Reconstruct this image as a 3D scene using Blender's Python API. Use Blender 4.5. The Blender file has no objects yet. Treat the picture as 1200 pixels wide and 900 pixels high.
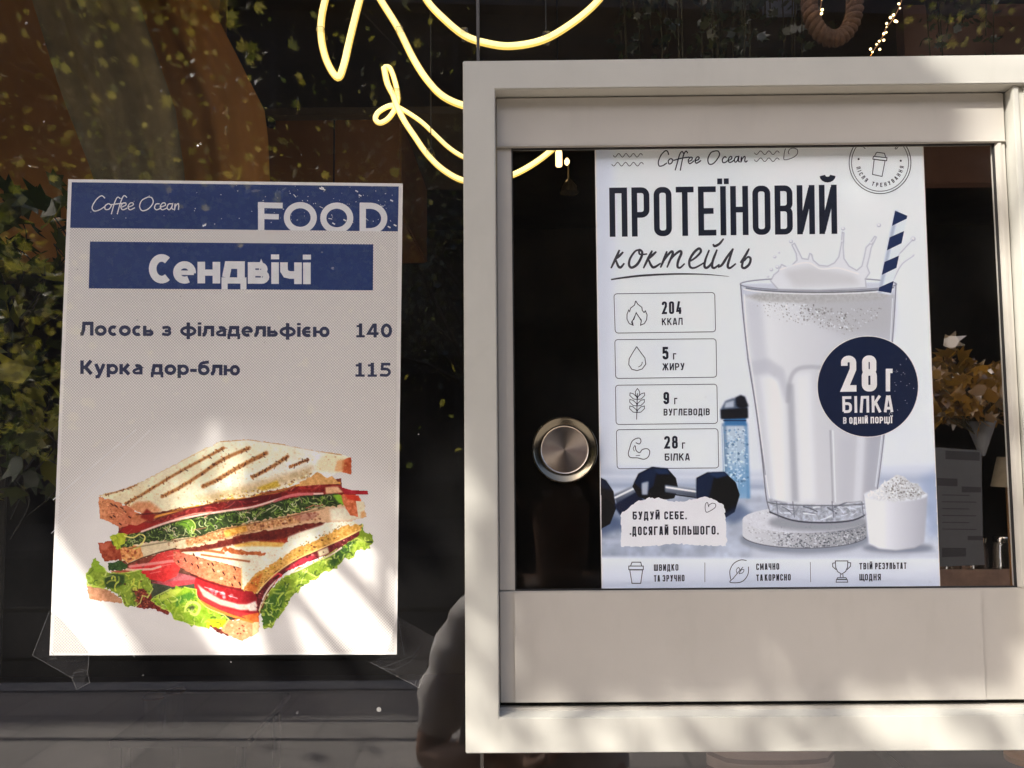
import bpy, bmesh, math, random
import numpy as np
from mathutils import Vector, Matrix

# ------------------------------------------------------------------ camera, world, sun, exposure
SC = bpy.context.scene
COL = SC.collection
CAM = np.array([0.0, -0.684, 1.75])
FPX = 900.0
PITCH, YAW, ROLL = math.radians(3.865), math.radians(-0.377), math.radians(-0.476)
_f = np.array([math.sin(YAW)*math.cos(PITCH), math.cos(YAW)*math.cos(PITCH), math.sin(PITCH)])
_r = np.array([math.cos(YAW), -math.sin(YAW), 0.0])
_u = np.cross(_r, _f)
RT = _r*math.cos(ROLL) + _u*math.sin(ROLL)
UP = -_r*math.sin(ROLL) + _u*math.cos(ROLL)
FW = _f
cam = bpy.data.cameras.new('camera')
cam_o = bpy.data.objects.new('camera', cam)
COL.objects.link(cam_o)
cam.sensor_width = 36.0
cam.lens = 27.0
cam.clip_start = 0.02
cam.clip_end = 2000.0
M3 = Matrix([[RT[i], UP[i], -FW[i]] for i in range(3)]).to_4x4()
cam_o.matrix_world = Matrix.Translation(CAM) @ M3
SC.camera = cam_o

SUN_DIR = Vector((0.55, 0.60, -0.65)).normalized()          # the way the light travels
SUN_EL = math.asin(-SUN_DIR.z)
SUN_ROT = math.atan2(-SUN_DIR.x, -SUN_DIR.y)
world = bpy.data.worlds.new('World')
SC.world = world
world.use_nodes = True
nt = world.node_tree
bg = nt.nodes['Background']
sky = nt.nodes.new('ShaderNodeTexSky')
sky.sky_type = 'NISHITA'
sky.sun_disc = False
sky.sun_elevation = SUN_EL
sky.sun_rotation = SUN_ROT % (2*math.pi)
nt.links.new(sky.outputs[0], bg.inputs[0])
sky.air_density = 0.42; sky.dust_density = 2.6; sky.ozone_density = 0.3
bg.inputs[1].default_value = 0.15
sun = bpy.data.lights.new('sun', 'SUN')
sun.energy = 2.6
sun.angle = math.radians(0.53)
sun.color = (1.0, 0.955, 0.89)
sun_o = bpy.data.objects.new('sun', sun)
COL.objects.link(sun_o)
sun_o.rotation_euler = SUN_DIR.to_track_quat('-Z', 'Y').to_euler()
sun_o.location = (-6, -7, 9)
SC.view_settings.view_transform = 'Standard'
SC.view_settings.look = 'None'
SC.view_settings.gamma = 1.0
SC.view_settings.exposure = 1.85
SC.cycles.use_denoising = True
SC.cycles.max_bounces = 10
SC.cycles.transparent_max_bounces = 16
SC.cycles.caustics_reflective = False
SC.cycles.caustics_refractive = False
random.seed(7)
RNG = np.random.default_rng(11)

# ------------------------------------------------------------------ helpers
def rays(px, py):
    px = np.asarray(px, float); py = np.asarray(py, float)
    return FW + RT*((px-600)/FPX)[..., None] - UP*((py-450)/FPX)[..., None]

def at(px, py, y=0.0):
    """the point of the upright plane at depth y that the photograph shows at (px, py)"""
    d = rays(px, py)
    s = (np.asarray(y, float) - CAM[1]) / d[..., 1]
    return CAM + d*np.asarray(s)[..., None]

def mir(px, py, Y):
    """the street point, Y metres before the shop front, whose mirror image falls at (px, py)"""
    p = at(px, py, Y)
    p[..., 1] *= -1
    return p

def s2l(c):
    c = np.asarray(c, float)/255.0
    return np.where(c <= 0.04045, c/12.92, ((c+0.055)/1.055)**2.4)

def new_mat(name):
    m = bpy.data.materials.new(name)
    m.use_nodes = True
    return m, m.node_tree.nodes, m.node_tree.links, m.node_tree.nodes['Principled BSDF']

def noise(nodes, links, scale, detail=4, rough=0.6, obj=True):
    tc = nodes.new('ShaderNodeTexCoord')
    n = nodes.new('ShaderNodeTexNoise')
    n.inputs['Scale'].default_value = scale
    n.inputs['Detail'].default_value = detail
    n.inputs['Roughness'].default_value = rough
    links.new(tc.outputs['Object'], n.inputs['Vector'])
    return n

def plain(name, rgb, rough=0.6, var=0.12, scale=20, metallic=0.0, bump=0.0, spec=0.5, bscale=None):
    """a surface with a little uneven colour and grain; rgb is linear"""
    m, N, L, P = new_mat(name)
    n = noise(N, L, scale)
    r = N.new('ShaderNodeValToRGB')
    a = [max(0, c*(1-var)) for c in rgb]; b = [min(1, c*(1+var)) for c in rgb]
    r.color_ramp.elements[0].position = 0.3; r.color_ramp.elements[1].position = 0.7
    r.color_ramp.elements[0].color = (*a, 1); r.color_ramp.elements[1].color = (*b, 1)
    L.new(n.outputs['Fac'], r.inputs['Fac'])
    L.new(r.outputs['Color'], P.inputs['Base Color'])
    P.inputs['Roughness'].default_value = rough
    P.inputs['Metallic'].default_value = metallic
    P.inputs['Specular IOR Level'].default_value = spec
    if bump:
        bn = noise(N, L, bscale or scale*6, 3)
        bp = N.new('ShaderNodeBump'); bp.inputs['Strength'].default_value = bump
        bp.inputs['Distance'].default_value = 0.002
        L.new(bn.outputs['Fac'], bp.inputs['Height'])
        L.new(bp.outputs['Normal'], P.inputs['Normal'])
    return m

def ink(name, srgb, rough=0.45):
    return plain(name, tuple(s2l(srgb)), rough, 0.06, 60, spec=0.35)

def glow(name, rgb, strength):
    m, N, L, P = new_mat(name)
    P.inputs['Base Color'].default_value = (*rgb, 1)
    P.inputs['Emission Color'].default_value = (*rgb, 1)
    P.inputs['Emission Strength'].default_value = strength
    return m

def glass_mat(name, f0=0.06, tint=(0.93, 0.95, 0.93), rough=0.0, dust=0.0):
    """flat pane: see-through with a mirror that strengthens at grazing angles, either way through"""
    m, N, L, P = new_mat(name)
    N.remove(P)
    out = [n for n in N if n.type == 'OUTPUT_MATERIAL'][0]
    geo = N.new('ShaderNodeNewGeometry')
    dot = N.new('ShaderNodeVectorMath'); dot.operation = 'DOT_PRODUCT'
    L.new(geo.outputs['Incoming'], dot.inputs[0]); L.new(geo.outputs['Normal'], dot.inputs[1])
    def mth(op, a, b=None, clamp=False):
        n = N.new('ShaderNodeMath'); n.operation = op; n.use_clamp = clamp
        for i, v in enumerate((a, b)):
            if v is None: continue
            if isinstance(v, (int, float)): n.inputs[i].default_value = v
            else: L.new(v, n.inputs[i])
        return n.outputs[0]
    c = mth('ABSOLUTE', dot.outputs['Value'])
    k = mth('POWER', mth('SUBTRACT', 1.0, c, True), 5.0)
    fac = mth('ADD', mth('MULTIPLY', k, 1-f0), f0, True)
    tr = N.new('ShaderNodeBsdfTransparent'); tr.inputs[0].default_value = (*tint, 1)
    gl = N.new('ShaderNodeBsdfGlossy'); gl.inputs['Roughness'].default_value = rough
    mx = N.new('ShaderNodeMixShader')
    L.new(fac, mx.inputs[0]); L.new(tr.outputs[0], mx.inputs[1]); L.new(gl.outputs[0], mx.inputs[2])
    last = mx.outputs[0]
    if dust:
        tc = N.new('ShaderNodeTexCoord')
        vo = N.new('ShaderNodeTexVoronoi'); vo.inputs['Scale'].default_value = 38
        L.new(tc.outputs['Object'], vo.inputs['Vector'])
        nz = N.new('ShaderNodeTexNoise'); nz.inputs['Scale'].default_value = 9
        L.new(tc.outputs['Object'], nz.inputs['Vector'])
        speck = mth('LESS_THAN', vo.outputs['Distance'], mth('MULTIPLY', mth('POWER', nz.outputs['Fac'], 3.0), 0.2))
        film = mth('MULTIPLY', mth('POWER', nz.outputs['Fac'], 2.0), 0.010)
        df = N.new('ShaderNodeBsdfDiffuse'); df.inputs[0].default_value = (0.75, 0.72, 0.68, 1)
        m2 = N.new('ShaderNodeMixShader')
        L.new(mth('ADD', mth('MULTIPLY', speck, dust), film, True), m2.inputs[0])
        L.new(last, m2.inputs[1]); L.new(df.outputs[0], m2.inputs[2])
        last = m2.outputs[0]
    L.new(last, out.inputs['Surface'])
    return m

def tag(o, label=None, cat=None, group=None, kind=None):
    for k, v in (('label', label), ('category', cat), ('group', group), ('kind', kind)):
        if v: o[k] = v
    return o

def thing(name, label, cat, loc=(0, 0, 0), group=None):
    o = bpy.data.objects.new(name, None)
    COL.objects.link(o)
    o.location = [float(v) for v in loc]
    o.empty_display_size = 0.05
    return tag(o, label, cat, group)

class MB:
    """collects world-space geometry and links it as one mesh object"""
    def __init__(s): s.v = []; s.f = []; s.mi = []
    def add(s, vs, fs, mi=0):
        n = len(s.v)
        s.v += [tuple(float(c) for c in p) for p in vs]
        s.f += [tuple(i+n for i in f) for f in fs]
        s.mi += [mi]*len(fs)
        return s
    def box(s, x0, x1, y0, y1, z0, z1, mi=0, bev=0.0):
        if bev <= 0:
            v = [(x, y, z) for x in (x0, x1) for y in (y0, y1) for z in (z0, z1)]
            return s.add(v, [(0,1,3,2), (4,6,7,5), (0,4,5,1), (2,3,7,6), (0,2,6,4), (1,5,7,3)], mi)
        bm = bmesh.new()
        bmesh.ops.create_cube(bm, size=1)
        for q in bm.verts:
            q.co = Vector(((x0+x1)/2+q.co.x*(x1-x0), (y0+y1)/2+q.co.y*(y1-y0), (z0+z1)/2+q.co.z*(z1-z0)))
        bmesh.ops.bevel(bm, geom=bm.edges[:], offset=bev, segments=2, affect='EDGES')
        return s.bm(bm, mi)
    def bm(s, bm, mi=0):
        bm.verts.index_update()
        s.add([q.co for q in bm.verts], [tuple(q.index for q in f.verts) for f in bm.faces], mi)
        bm.free(); return s
    def hexa(s, p, mi=0):
        """eight corners: four in front (round the outline), four behind"""
        return s.add(p, [(0,1,2,3), (7,6,5,4), (0,4,5,1), (1,5,6,2), (2,6,7,3), (3,7,4,0)], mi)
    def plate(s, pts, y0, y1, mi=0):
        """outline in photo pixels, extruded between two depths of the shop front"""
        n = len(pts)
        a = at([p[0] for p in pts], [p[1] for p in pts], y0)
        b = a.copy(); b[:, 1] = y1
        fs = [tuple(range(n)), tuple(range(2*n-1, n-1, -1))]
        fs += [(i, i+n, (i+1) % n+n, (i+1) % n) for i in range(n)]
        return s.add(list(a)+list(b), fs, mi)
    def tube(s, pts, rad, n=10, mi=0, caps=True):
        P = [Vector([float(c) for c in p]) for p in pts]
        R = list(rad) if hasattr(rad, '__len__') else [rad]*len(P)
        vs, fs = [], []
        ref = None
        for i, p in enumerate(P):
            t = (P[min(i+1, len(P)-1)]-P[max(i-1, 0)])
            if t.length < 1e-9: t = Vector((0, 0, 1))
            t.normalize()
            if ref is None:
                ref = t.orthogonal().normalized()
            ref = (ref - t*ref.dot(t))
            if ref.length < 1e-6: ref = t.orthogonal()
            ref.normalize()
            b = t.cross(ref)
            for k in range(n):
                a = 2*math.pi*k/n
                vs.append(p+(ref*math.cos(a)+b*math.sin(a))*R[i])
        for i in range(len(P)-1):
            for k in range(n):
                fs.append((i*n+k, i*n+(k+1) % n, (i+1)*n+(k+1) % n, (i+1)*n+k))
        if caps:
            fs.append(tuple(range(n-1, -1, -1))); fs.append(tuple(range((len(P)-1)*n, len(P)*n)))
        return s.add(vs, fs, mi)
    def lathe(s, prof, c, axis='z', n=32, mi=0):
        """prof: (radius, height) pairs; spun about the axis through c"""
        vs, fs = [], []
        for r, h in prof:
            for k in range(n):
                a = 2*math.pi*k/n
                if axis == 'z': vs.append((c[0]+r*math.cos(a), c[1]+r*math.sin(a), c[2]+h))
                else: vs.append((c[0]+r*math.cos(a), c[1]+h, c[2]+r*math.sin(a)))
        for i in range(len(prof)-1):
            for k in range(n):
                fs.append((i*n+k, i*n+(k+1) % n, (i+1)*n+(k+1) % n, (i+1)*n+k))
        fs.append(tuple(range(n))); fs.append(tuple(range((len(prof)-1)*n, len(prof)*n)))
        return s.add(vs, fs, mi)
    def build(s, name, mats, parent=None, smooth=False, recalc=True):
        me = bpy.data.meshes.new(name)
        off = Vector((0, 0, 0))
        if parent is not None:
            off = root_loc(parent)
        elif s.v:
            a = np.array(s.v); off = Vector(((a[:,0].min()+a[:,0].max())/2, (a[:,1].min()+a[:,1].max())/2, a[:,2].min()))
        me.from_pydata([tuple(Vector(p)-off) for p in s.v], [], s.f)
        if recalc:
            b = bmesh.new(); b.from_mesh(me)
            bmesh.ops.recalc_face_normals(b, faces=b.faces[:])
            b.to_mesh(me); b.free()
        o = bpy.data.objects.new(name, me)
        COL.objects.link(o)
        for m in (mats if isinstance(mats, (list, tuple)) else [mats]): me.materials.append(m)
        if isinstance(mats, (list, tuple)): me.polygons.foreach_set('material_index', s.mi)
        if smooth is not False:
            me.polygons.foreach_set('use_smooth', [True]*len(me.polygons))
            if smooth is not True:
                me.set_sharp_from_angle(angle=math.radians(smooth))
        if parent is not None: o.parent = parent
        else: o.location = off
        return o

def root_loc(o):
    p = Vector((0, 0, 0))
    while o is not None:
        p += o.location; o = o.parent
    return p

def crom(pts, n=6, closed=False):
    """smooth curve through the points"""
    P = [np.array(p, float) for p in pts]
    m = len(P)
    if m < 3: return P
    out = []
    rng = range(m) if closed else range(m-1)
    for i in rng:
        p0 = P[(i-1) % m] if (closed or i > 0) else P[0]
        p1 = P[i]; p2 = P[(i+1) % m]
        p3 = P[(i+2) % m] if (closed or i+2 < m) else P[-1]
        for k in range(n):
            t = k/n
            out.append(0.5*((2*p1)+(-p0+p2)*t+(2*p0-5*p1+4*p2-p3)*t*t+(-p0+3*p1-3*p2+p3)*t**3))
    if not closed: out.append(P[-1])
    return out

# ------------------------------------------------------------------ materials
M = {}
M['alu'] = plain('white painted aluminium', (0.425, 0.415, 0.362), 0.42, 0.06, 9, bump=0.06, bscale=900)
M['alu_sash'] = plain('satin aluminium sash', (0.42, 0.395, 0.345), 0.38, 0.06, 7, bump=0.05, bscale=900)
M['matt_black'] = plain('matt black rubber', (0.012, 0.011, 0.010), 0.7)
def wear(m, amt=0.5):
    """faint grime: runs, rubbed patches and fine scratches in colour and gloss"""
    N, L = m.node_tree.nodes, m.node_tree.links; P = N['Principled BSDF']
    src = P.inputs['Base Color'].links[0].from_socket
    tc = N.new('ShaderNodeTexCoord'); mp = N.new('ShaderNodeMapping'); mp.inputs['Scale'].default_value = (60, 60, 14)
    L.new(tc.outputs['Object'], mp.inputs['Vector'])
    a = N.new('ShaderNodeTexNoise'); a.inputs['Scale'].default_value = 1.0; a.inputs['Detail'].default_value = 5; L.new(mp.outputs[0], a.inputs['Vector'])
    b = N.new('ShaderNodeTexNoise'); b.inputs['Scale'].default_value = 26; b.inputs['Detail'].default_value = 8; b.inputs['Roughness'].default_value = 0.75; L.new(tc.outputs['Object'], b.inputs['Vector'])
    r = N.new('ShaderNodeValToRGB'); r.color_ramp.elements[0].position = 0.56; r.color_ramp.elements[1].position = 0.80
    r.color_ramp.elements[0].color = (0, 0, 0, 1); r.color_ramp.elements[1].color = (amt, amt, amt, 1)
    mul = N.new('ShaderNodeMath'); mul.operation = 'MAXIMUM'; L.new(a.outputs['Fac'], mul.inputs[0]); L.new(b.outputs['Fac'], mul.inputs[1])
    L.new(mul.outputs[0], r.inputs[0])
    mx = N.new('ShaderNodeMixRGB'); mx.inputs[2].default_value = (0.16, 0.135, 0.10, 1)
    L.new(r.outputs[0], mx.inputs[0]); L.new(src, mx.inputs[1]); L.new(mx.outputs[0], P.inputs['Base Color'])
    ro = N.new('ShaderNodeMath'); ro.operation = 'MULTIPLY_ADD'; ro.inputs[1].default_value = 0.35; ro.inputs[2].default_value = P.inputs['Roughness'].default_value-0.15
    L.new(b.outputs['Fac'], ro.inputs[0]); L.new(ro.outputs[0], P.inputs['Roughness'])
wear(M['alu'], 0.11); wear(M['alu_sash'], 0.09)
M['steel'] = plain('polished steel', (0.40, 0.36, 0.29), 0.16, 0.05, 30, metallic=1.0)
M['steel_dark'] = plain('dark steel flange', (0.17, 0.15, 0.11), 0.2, 0.05, 30, metallic=1.0)  # one even dark tone for the pull's ring
M['glass'] = glass_mat('shop window glass', 0.054, (0.998, 0.998, 0.998), dust=0.22)
M['glass_sash'] = glass_mat('sliding sash glass', 0.010, (0.998, 0.998, 0.998), dust=0.03)
M['paper'] = plain('white poster paper', (0.88, 0.85, 0.79), 0.5, 0.02, 25, spec=0.35)
M['white_ink'] = ink('white print', (238, 238, 236))
M['navy'] = ink('navy print', (34, 58, 110))
M['slate'] = ink('slate lettering', (50, 56, 84))
M['black_ink'] = ink('blue black lettering', (20, 26, 42))
M['grey_ink'] = ink('charcoal script print', (58, 58, 64))
M['badge'] = ink('deep navy print', (13, 27, 58))
M['line'] = ink('fine grey outline print', (70, 74, 88))
# ------------------------------------------------------------------ flat print: ribbons, type, pictures
class Print:
    """ink laid on an upright sheet: outlines in photo pixels, each a hair in front of the one below"""
    def __init__(s, y): s.mb = MB(); s.y = y; s.k = 0
    def _y(s):
        s.k += 1
        return s.y - 4e-6*(s.k % 14)
    def poly(s, pts, mi=0, smooth=False):
        if smooth: pts = crom(pts, 6, True)
        a = at([p[0] for p in pts], [p[1] for p in pts], s._y())
        s.mb.add(list(a), [tuple(range(len(pts)))], mi)
        return s
    def rib(s, pts, w, closed=False, mi=0, smooth=False, cap=0.0):
        if smooth: pts = crom(pts, 5, closed)
        P = [np.array(p, float) for p in pts]
        n = len(P)
        W = list(w) if hasattr(w, '__len__') else None
        if W is not None and len(W) != n:
            W = list(np.interp(np.linspace(0, 1, n), np.linspace(0, 1, len(W)), W))
        if not closed and cap:
            d = P[0]-P[1]; P[0] = P[0]+d/np.linalg.norm(d)*cap
            d = P[-1]-P[-2]; P[-1] = P[-1]+d/np.linalg.norm(d)*cap
        A, B = [], []
        for i in range(n):
            p = P[i]
            d1 = p-P[i-1] if (closed or i > 0) else P[1]-P[0]
            d2 = P[(i+1) % n]-p if (closed or i < n-1) else P[-1]-P[-2]
            d1 = d1/(np.linalg.norm(d1)+1e-9); d2 = d2/(np.linalg.norm(d2)+1e-9)
            n1 = np.array([-d1[1], d1[0]]); n2 = np.array([-d2[1], d2[0]])
            m = n1+n2; l = np.linalg.norm(m)
            m = n1 if l < 1e-4 else m/l
            c = max(0.45, float(m@n1))
            h = (W[i] if W is not None else w)/2/c
            A.append(p+m*h); B.append(p-m*h)
        y = s._y() - 1.2e-6*np.arange(n)
        va = at([q[0] for q in A], [q[1] for q in A], y)
        vb = at([q[0] for q in B], [q[1] for q in B], y)
        fs = [(i, (i+1) % n, n+(i+1) % n, n+i) for i in range(n if closed else n-1)]
        s.mb.add(list(va)+list(vb), fs, mi)
        return s
    def disc(s, c, r, mi=0, n=40, ry=None):
        return s.poly([(c[0]+r*math.cos(2*math.pi*i/n), c[1]+(ry or r)*math.sin(2*math.pi*i/n)) for i in range(n)], mi)
    def build(s, name, mats, parent): return s.mb.build(name, mats, parent, recalc=False)

def rr(l, b, r, t, q, n=6):
    out = []
    for cx, cy, a0 in ((r-q, t-q, 0), (l+q, t-q, 90), (l+q, b+q, 180), (r-q, b+q, 270)):
        for i in range(n+1):
            a = math.radians(a0+90*i/n); out.append((cx+q*math.cos(a), cy+q*math.sin(a)))
    return out

def arcp(cx, cy, rx, ry, a0, a1, n=8):
    return [(cx+rx*math.cos(math.radians(a0+(a1-a0)*i/n)), cy+ry*math.sin(math.radians(a0+(a1-a0)*i/n))) for i in range(n+1)]

def glyph(ch, w, t, qk=0.42):
    """narrow sans capital in a box w wide and 1 high: (width, [(points, closed)])"""
    h = t/2
    L, Rr, B, T, m = h, w-h, h, 1-h, w/2
    q = min((Rr-L)*qk, 0.22)
    S = []
    def st(*p, c=False): S.append((list(p), c))
    def bowl(top, bot, x0=L):
        qq = min(q, (top-bot)/2*0.98)
        S.append(([(x0, top), (Rr-qq, top)]+arcp(Rr-qq, top-qq, qq, qq, 90, 0, 5)[1:]+arcp(Rr-qq, bot+qq, qq, qq, 0, -90, 5)+[(x0, bot)], False))
    if ch == 'П': st((L, 0), (L, T), (Rr, T), (Rr, 0))
    elif ch == 'Р': st((L, 0), (L, 1)); bowl(T, 0.44)
    elif ch in 'О0': S.append((rr(L, B, Rr, T, q), True))
    elif ch == 'С':
        S.append(([(Rr, 0.68)]+arcp(Rr-q, T-q, q, q, 0, 90, 5)+arcp(L+q, T-q, q, q, 90, 180, 5)+arcp(L+q, B+q, q, q, 180, 270, 5)+arcp(Rr-q, B+q, q, q, 270, 360, 5)+[(Rr, 0.32)], False))
    elif ch == 'Т': st((0, T), (w, T)); st((m, 0), (m, T))
    elif ch == 'Е': st((w, T), (L, T), (L, B), (w, B)); st((L, 0.5), (w*0.86, 0.5))
    elif ch in 'ІЇ':
        w = t; st((h, 0), (h, 1))
        if ch == 'Ї': st((h-t*0.98, 1.10), (h-t*0.12, 1.10)); st((h+t*0.18, 1.10), (h+t*1.04, 1.10))
    elif ch == 'Н': st((L, 0), (L, 1)); st((Rr, 0), (Rr, 1)); st((L, 0.52), (Rr, 0.52))
    elif ch == 'В': st((L, 0), (L, 1)); bowl(T, 0.53); bowl(0.53, B)
    elif ch in 'ИЙ':
        st((L, 0), (L, 1)); st((Rr, 0), (Rr, 1)); st((L+h*0.2, 0.06), (Rr-h*0.2, 0.94))
        if ch == 'Й': S.append((arcp(m, 1.19, w*0.29, 0.085, 180, 360, 8), False))
    elif ch == 'К': st((L, 0), (L, 1)); st((L, 0.40), (w-h*0.9, 1.0)); st((L+w*0.26, 0.60), (w-h*0.8, 0))
    elif ch == 'А': st((h*0.95, 0), (m-h*0.5, 1)); st((w-h*0.95, 0), (m+h*0.5, 1)); st((w*0.2, 0.24), (w*0.8, 0.24))
    elif ch == 'Л': st((h*0.9, 0), (w*0.28, T), (Rr, T), (Rr, 0))
    elif ch in 'Гг': st((L, 0), (L, T), (w, T))
    elif ch == 'Ж':
        w = w*1.5; m = w/2
        st((m, 0), (m, 1)); st((h, 1), (m, 0.48)); st((h*0.8, 0), (m-w*0.1, 0.6)); st((w-h, 1), (m, 0.48)); st((w-h*0.8, 0), (m+w*0.1, 0.6))
    elif ch == 'У': st((h, 1), (m+h*0.3, 0.36)); st((w-h, 1), (w*0.46, B), (w*0.12, B))
    elif ch == 'Д':
        st((w*0.2, t), (w*0.3, T), (Rr*0.96, T), (Rr*0.96, t)); st((0, B), (w*1.08, B)); st((h, -0.16), (h, t)); st((w*1.08-h, -0.16), (w*1.08-h, t)); w *= 1.08
    elif ch == 'Б': st((w*0.95, T), (L, T), (L, B+0.001)); bowl(0.56, B)
    elif ch in 'Ц': st((L, 1), (L, B), (w+h*0.6, B), (w+h*0.6, -0.16)); st((Rr-h*0.3, 1), (Rr-h*0.3, B))
    elif ch in 'ШЩ':
        w = w*1.4; Rr = w-h
        st((L, 1), (L, B), (Rr, B), (Rr, 1)); st((w/2, B), (w/2, 1))
        if ch == 'Щ': st((Rr, B), (w+h*0.7, B), (w+h*0.7, -0.16))
    elif ch == 'З':
        S.append(([(L, 0.74)]+arcp(m, T-q*0.9, m-h, q*0.9, 180, 0, 10)+[(Rr, 0.62)]+arcp(Rr-q*0.6, 0.6, q*0.6, 0.075, 0, -90, 4)+[(m*0.8, 0.525)], False))
        S.append(([(m*0.8, 0.525)]+arcp(Rr-q*0.6, 0.45, q*0.6, 0.075, 90, 0, 4)+[(Rr, 0.36)]+arcp(m, B+q*0.9, m-h, q*0.9, 0, -180, 10)+[(L, 0.27)], False))
    elif ch == 'Ч': S.append(([(L, 1)]+arcp(L+q, 0.42+q, q, q, 180, 270, 5)+[(Rr, 0.42)], False)); st((Rr, 0), (Rr, 1))
    elif ch == 'М': w = w*1.28; st((L, 0), (L, 1)); st((w-h, 0), (w-h, 1)); st((L+h*0.3, 0.96), (w/2, 0.24), (w-h*1.3, 0.96))
    elif ch == 'Я':
        st((Rr, 0), (Rr, 1)); qq = q
        S.append(([(Rr, T)]+arcp(L+qq, T-qq, qq, qq, 90, 180, 5)+arcp(L+qq, 0.46+qq, qq, qq, 180, 270, 5)+[(Rr, 0.46)], False)); st((Rr-w*0.28, 0.46), (h*0.9, 0))
    elif ch == 'Ь': st((L, 0), (L, 1)); bowl(0.56, B)
    elif ch == '.': w = t; st((h, 0), (h, t*1.05))
    elif ch == '2': S.append(([(L, 0.72)]+arcp(m, T-q, m-h, q, 180, 0, 10)+[(Rr, 0.62), (L+h*0.1, B), (w, B)], False))
    elif ch == '4': st((w, 0.24), (h*1.0, 0.24), (w*0.58, 1)); st((w*0.74, 0), (w*0.74, 0.52))
    elif ch == '5': S.append(([(w*0.93, T), (L, T), (L, 0.56), (Rr-q, 0.60)]+arcp(Rr-q, 0.60-q, q, q, 90, 0, 5)+arcp(m, B+q, m-h, q, 0, -180, 10)+[(L, 0.28)], False))
    elif ch == '9': S.append((rr(L, 0.43, Rr, T, q), True)); S.append(([(Rr, 0.7)]+arcp(m, B+q, m-h, q, 0, -180, 10)+[(L, 0.28)], False))
    elif ch == '8': S.append((rr(L+w*0.03, 0.53, Rr-w*0.03, T, q*0.95), True)); S.append((rr(L, B, Rr, 0.53, q), True))
    return w, S

def caps(P, s, a, b, H, t=0.14, gap=0.11, mi=0, space=0.26, wmin=0.2, pos=None):
    """set a line of narrow capitals from a to b on its baseline, H pixels high"""
    a = np.array(a, float); b = np.array(b, float)
    ln = np.linalg.norm(b-a)/H
    def width(w):
        tot = 0
        for c in s: tot += space if c == ' ' else glyph(c, w, t)[0]
        return tot+gap*(len(s)-1)
    lo, hi = t*1.6, 2.0
    for _ in range(40):
        mid = (lo+hi)/2
        lo, hi = (mid, hi) if width(mid) < ln else (lo, mid)
    w = lo
    ex = (b-a)/np.linalg.norm(b-a); ey = np.array([ex[1], -ex[0]])
    x = 0
    for c in s:
        if c == ' ': x += space+gap; continue
        k = 0.72 if c == 'г' else 1.0
        gw, st = glyph(c, w, t/k)
        gw *= k
        for pts, cl in st:
            P.rib([a+ex*(x+p[0]*k)*H+ey*p[1]*k*H for p in pts], t*H, cl, mi)
        x += gw+gap

def caps_arc(P, s, c, R, a0, a1, H, t, inside, w=0.5):
    """letters round a circle; angles in degrees, clockwise on the page from 3 o'clock"""
    gs = [None if ch == ' ' else glyph(ch, w, t) for ch in s]
    ws = [0.4 if g is None else g[0] for g in gs]
    gap = 0.28
    tot = sum(ws)+gap*(len(s)-1)
    x = 0
    for g, gw in zip(gs, ws):
        if g is not None:
            a = math.radians(a0+(a1-a0)*(x+gw/2)/tot)
            o = np.array([c[0]+R*math.cos(a), c[1]+R*math.sin(a)])
            rad = np.array([math.cos(a), math.sin(a)])
            ey = -rad if inside else rad
            ex = np.array([-ey[1], ey[0]])
            for pts, cl in g[1]:
                P.rib([o+ex*(p[0]-gw/2)*H+ey*p[1]*H for p in pts], t*H, cl)
        x += gw+gap

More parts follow.
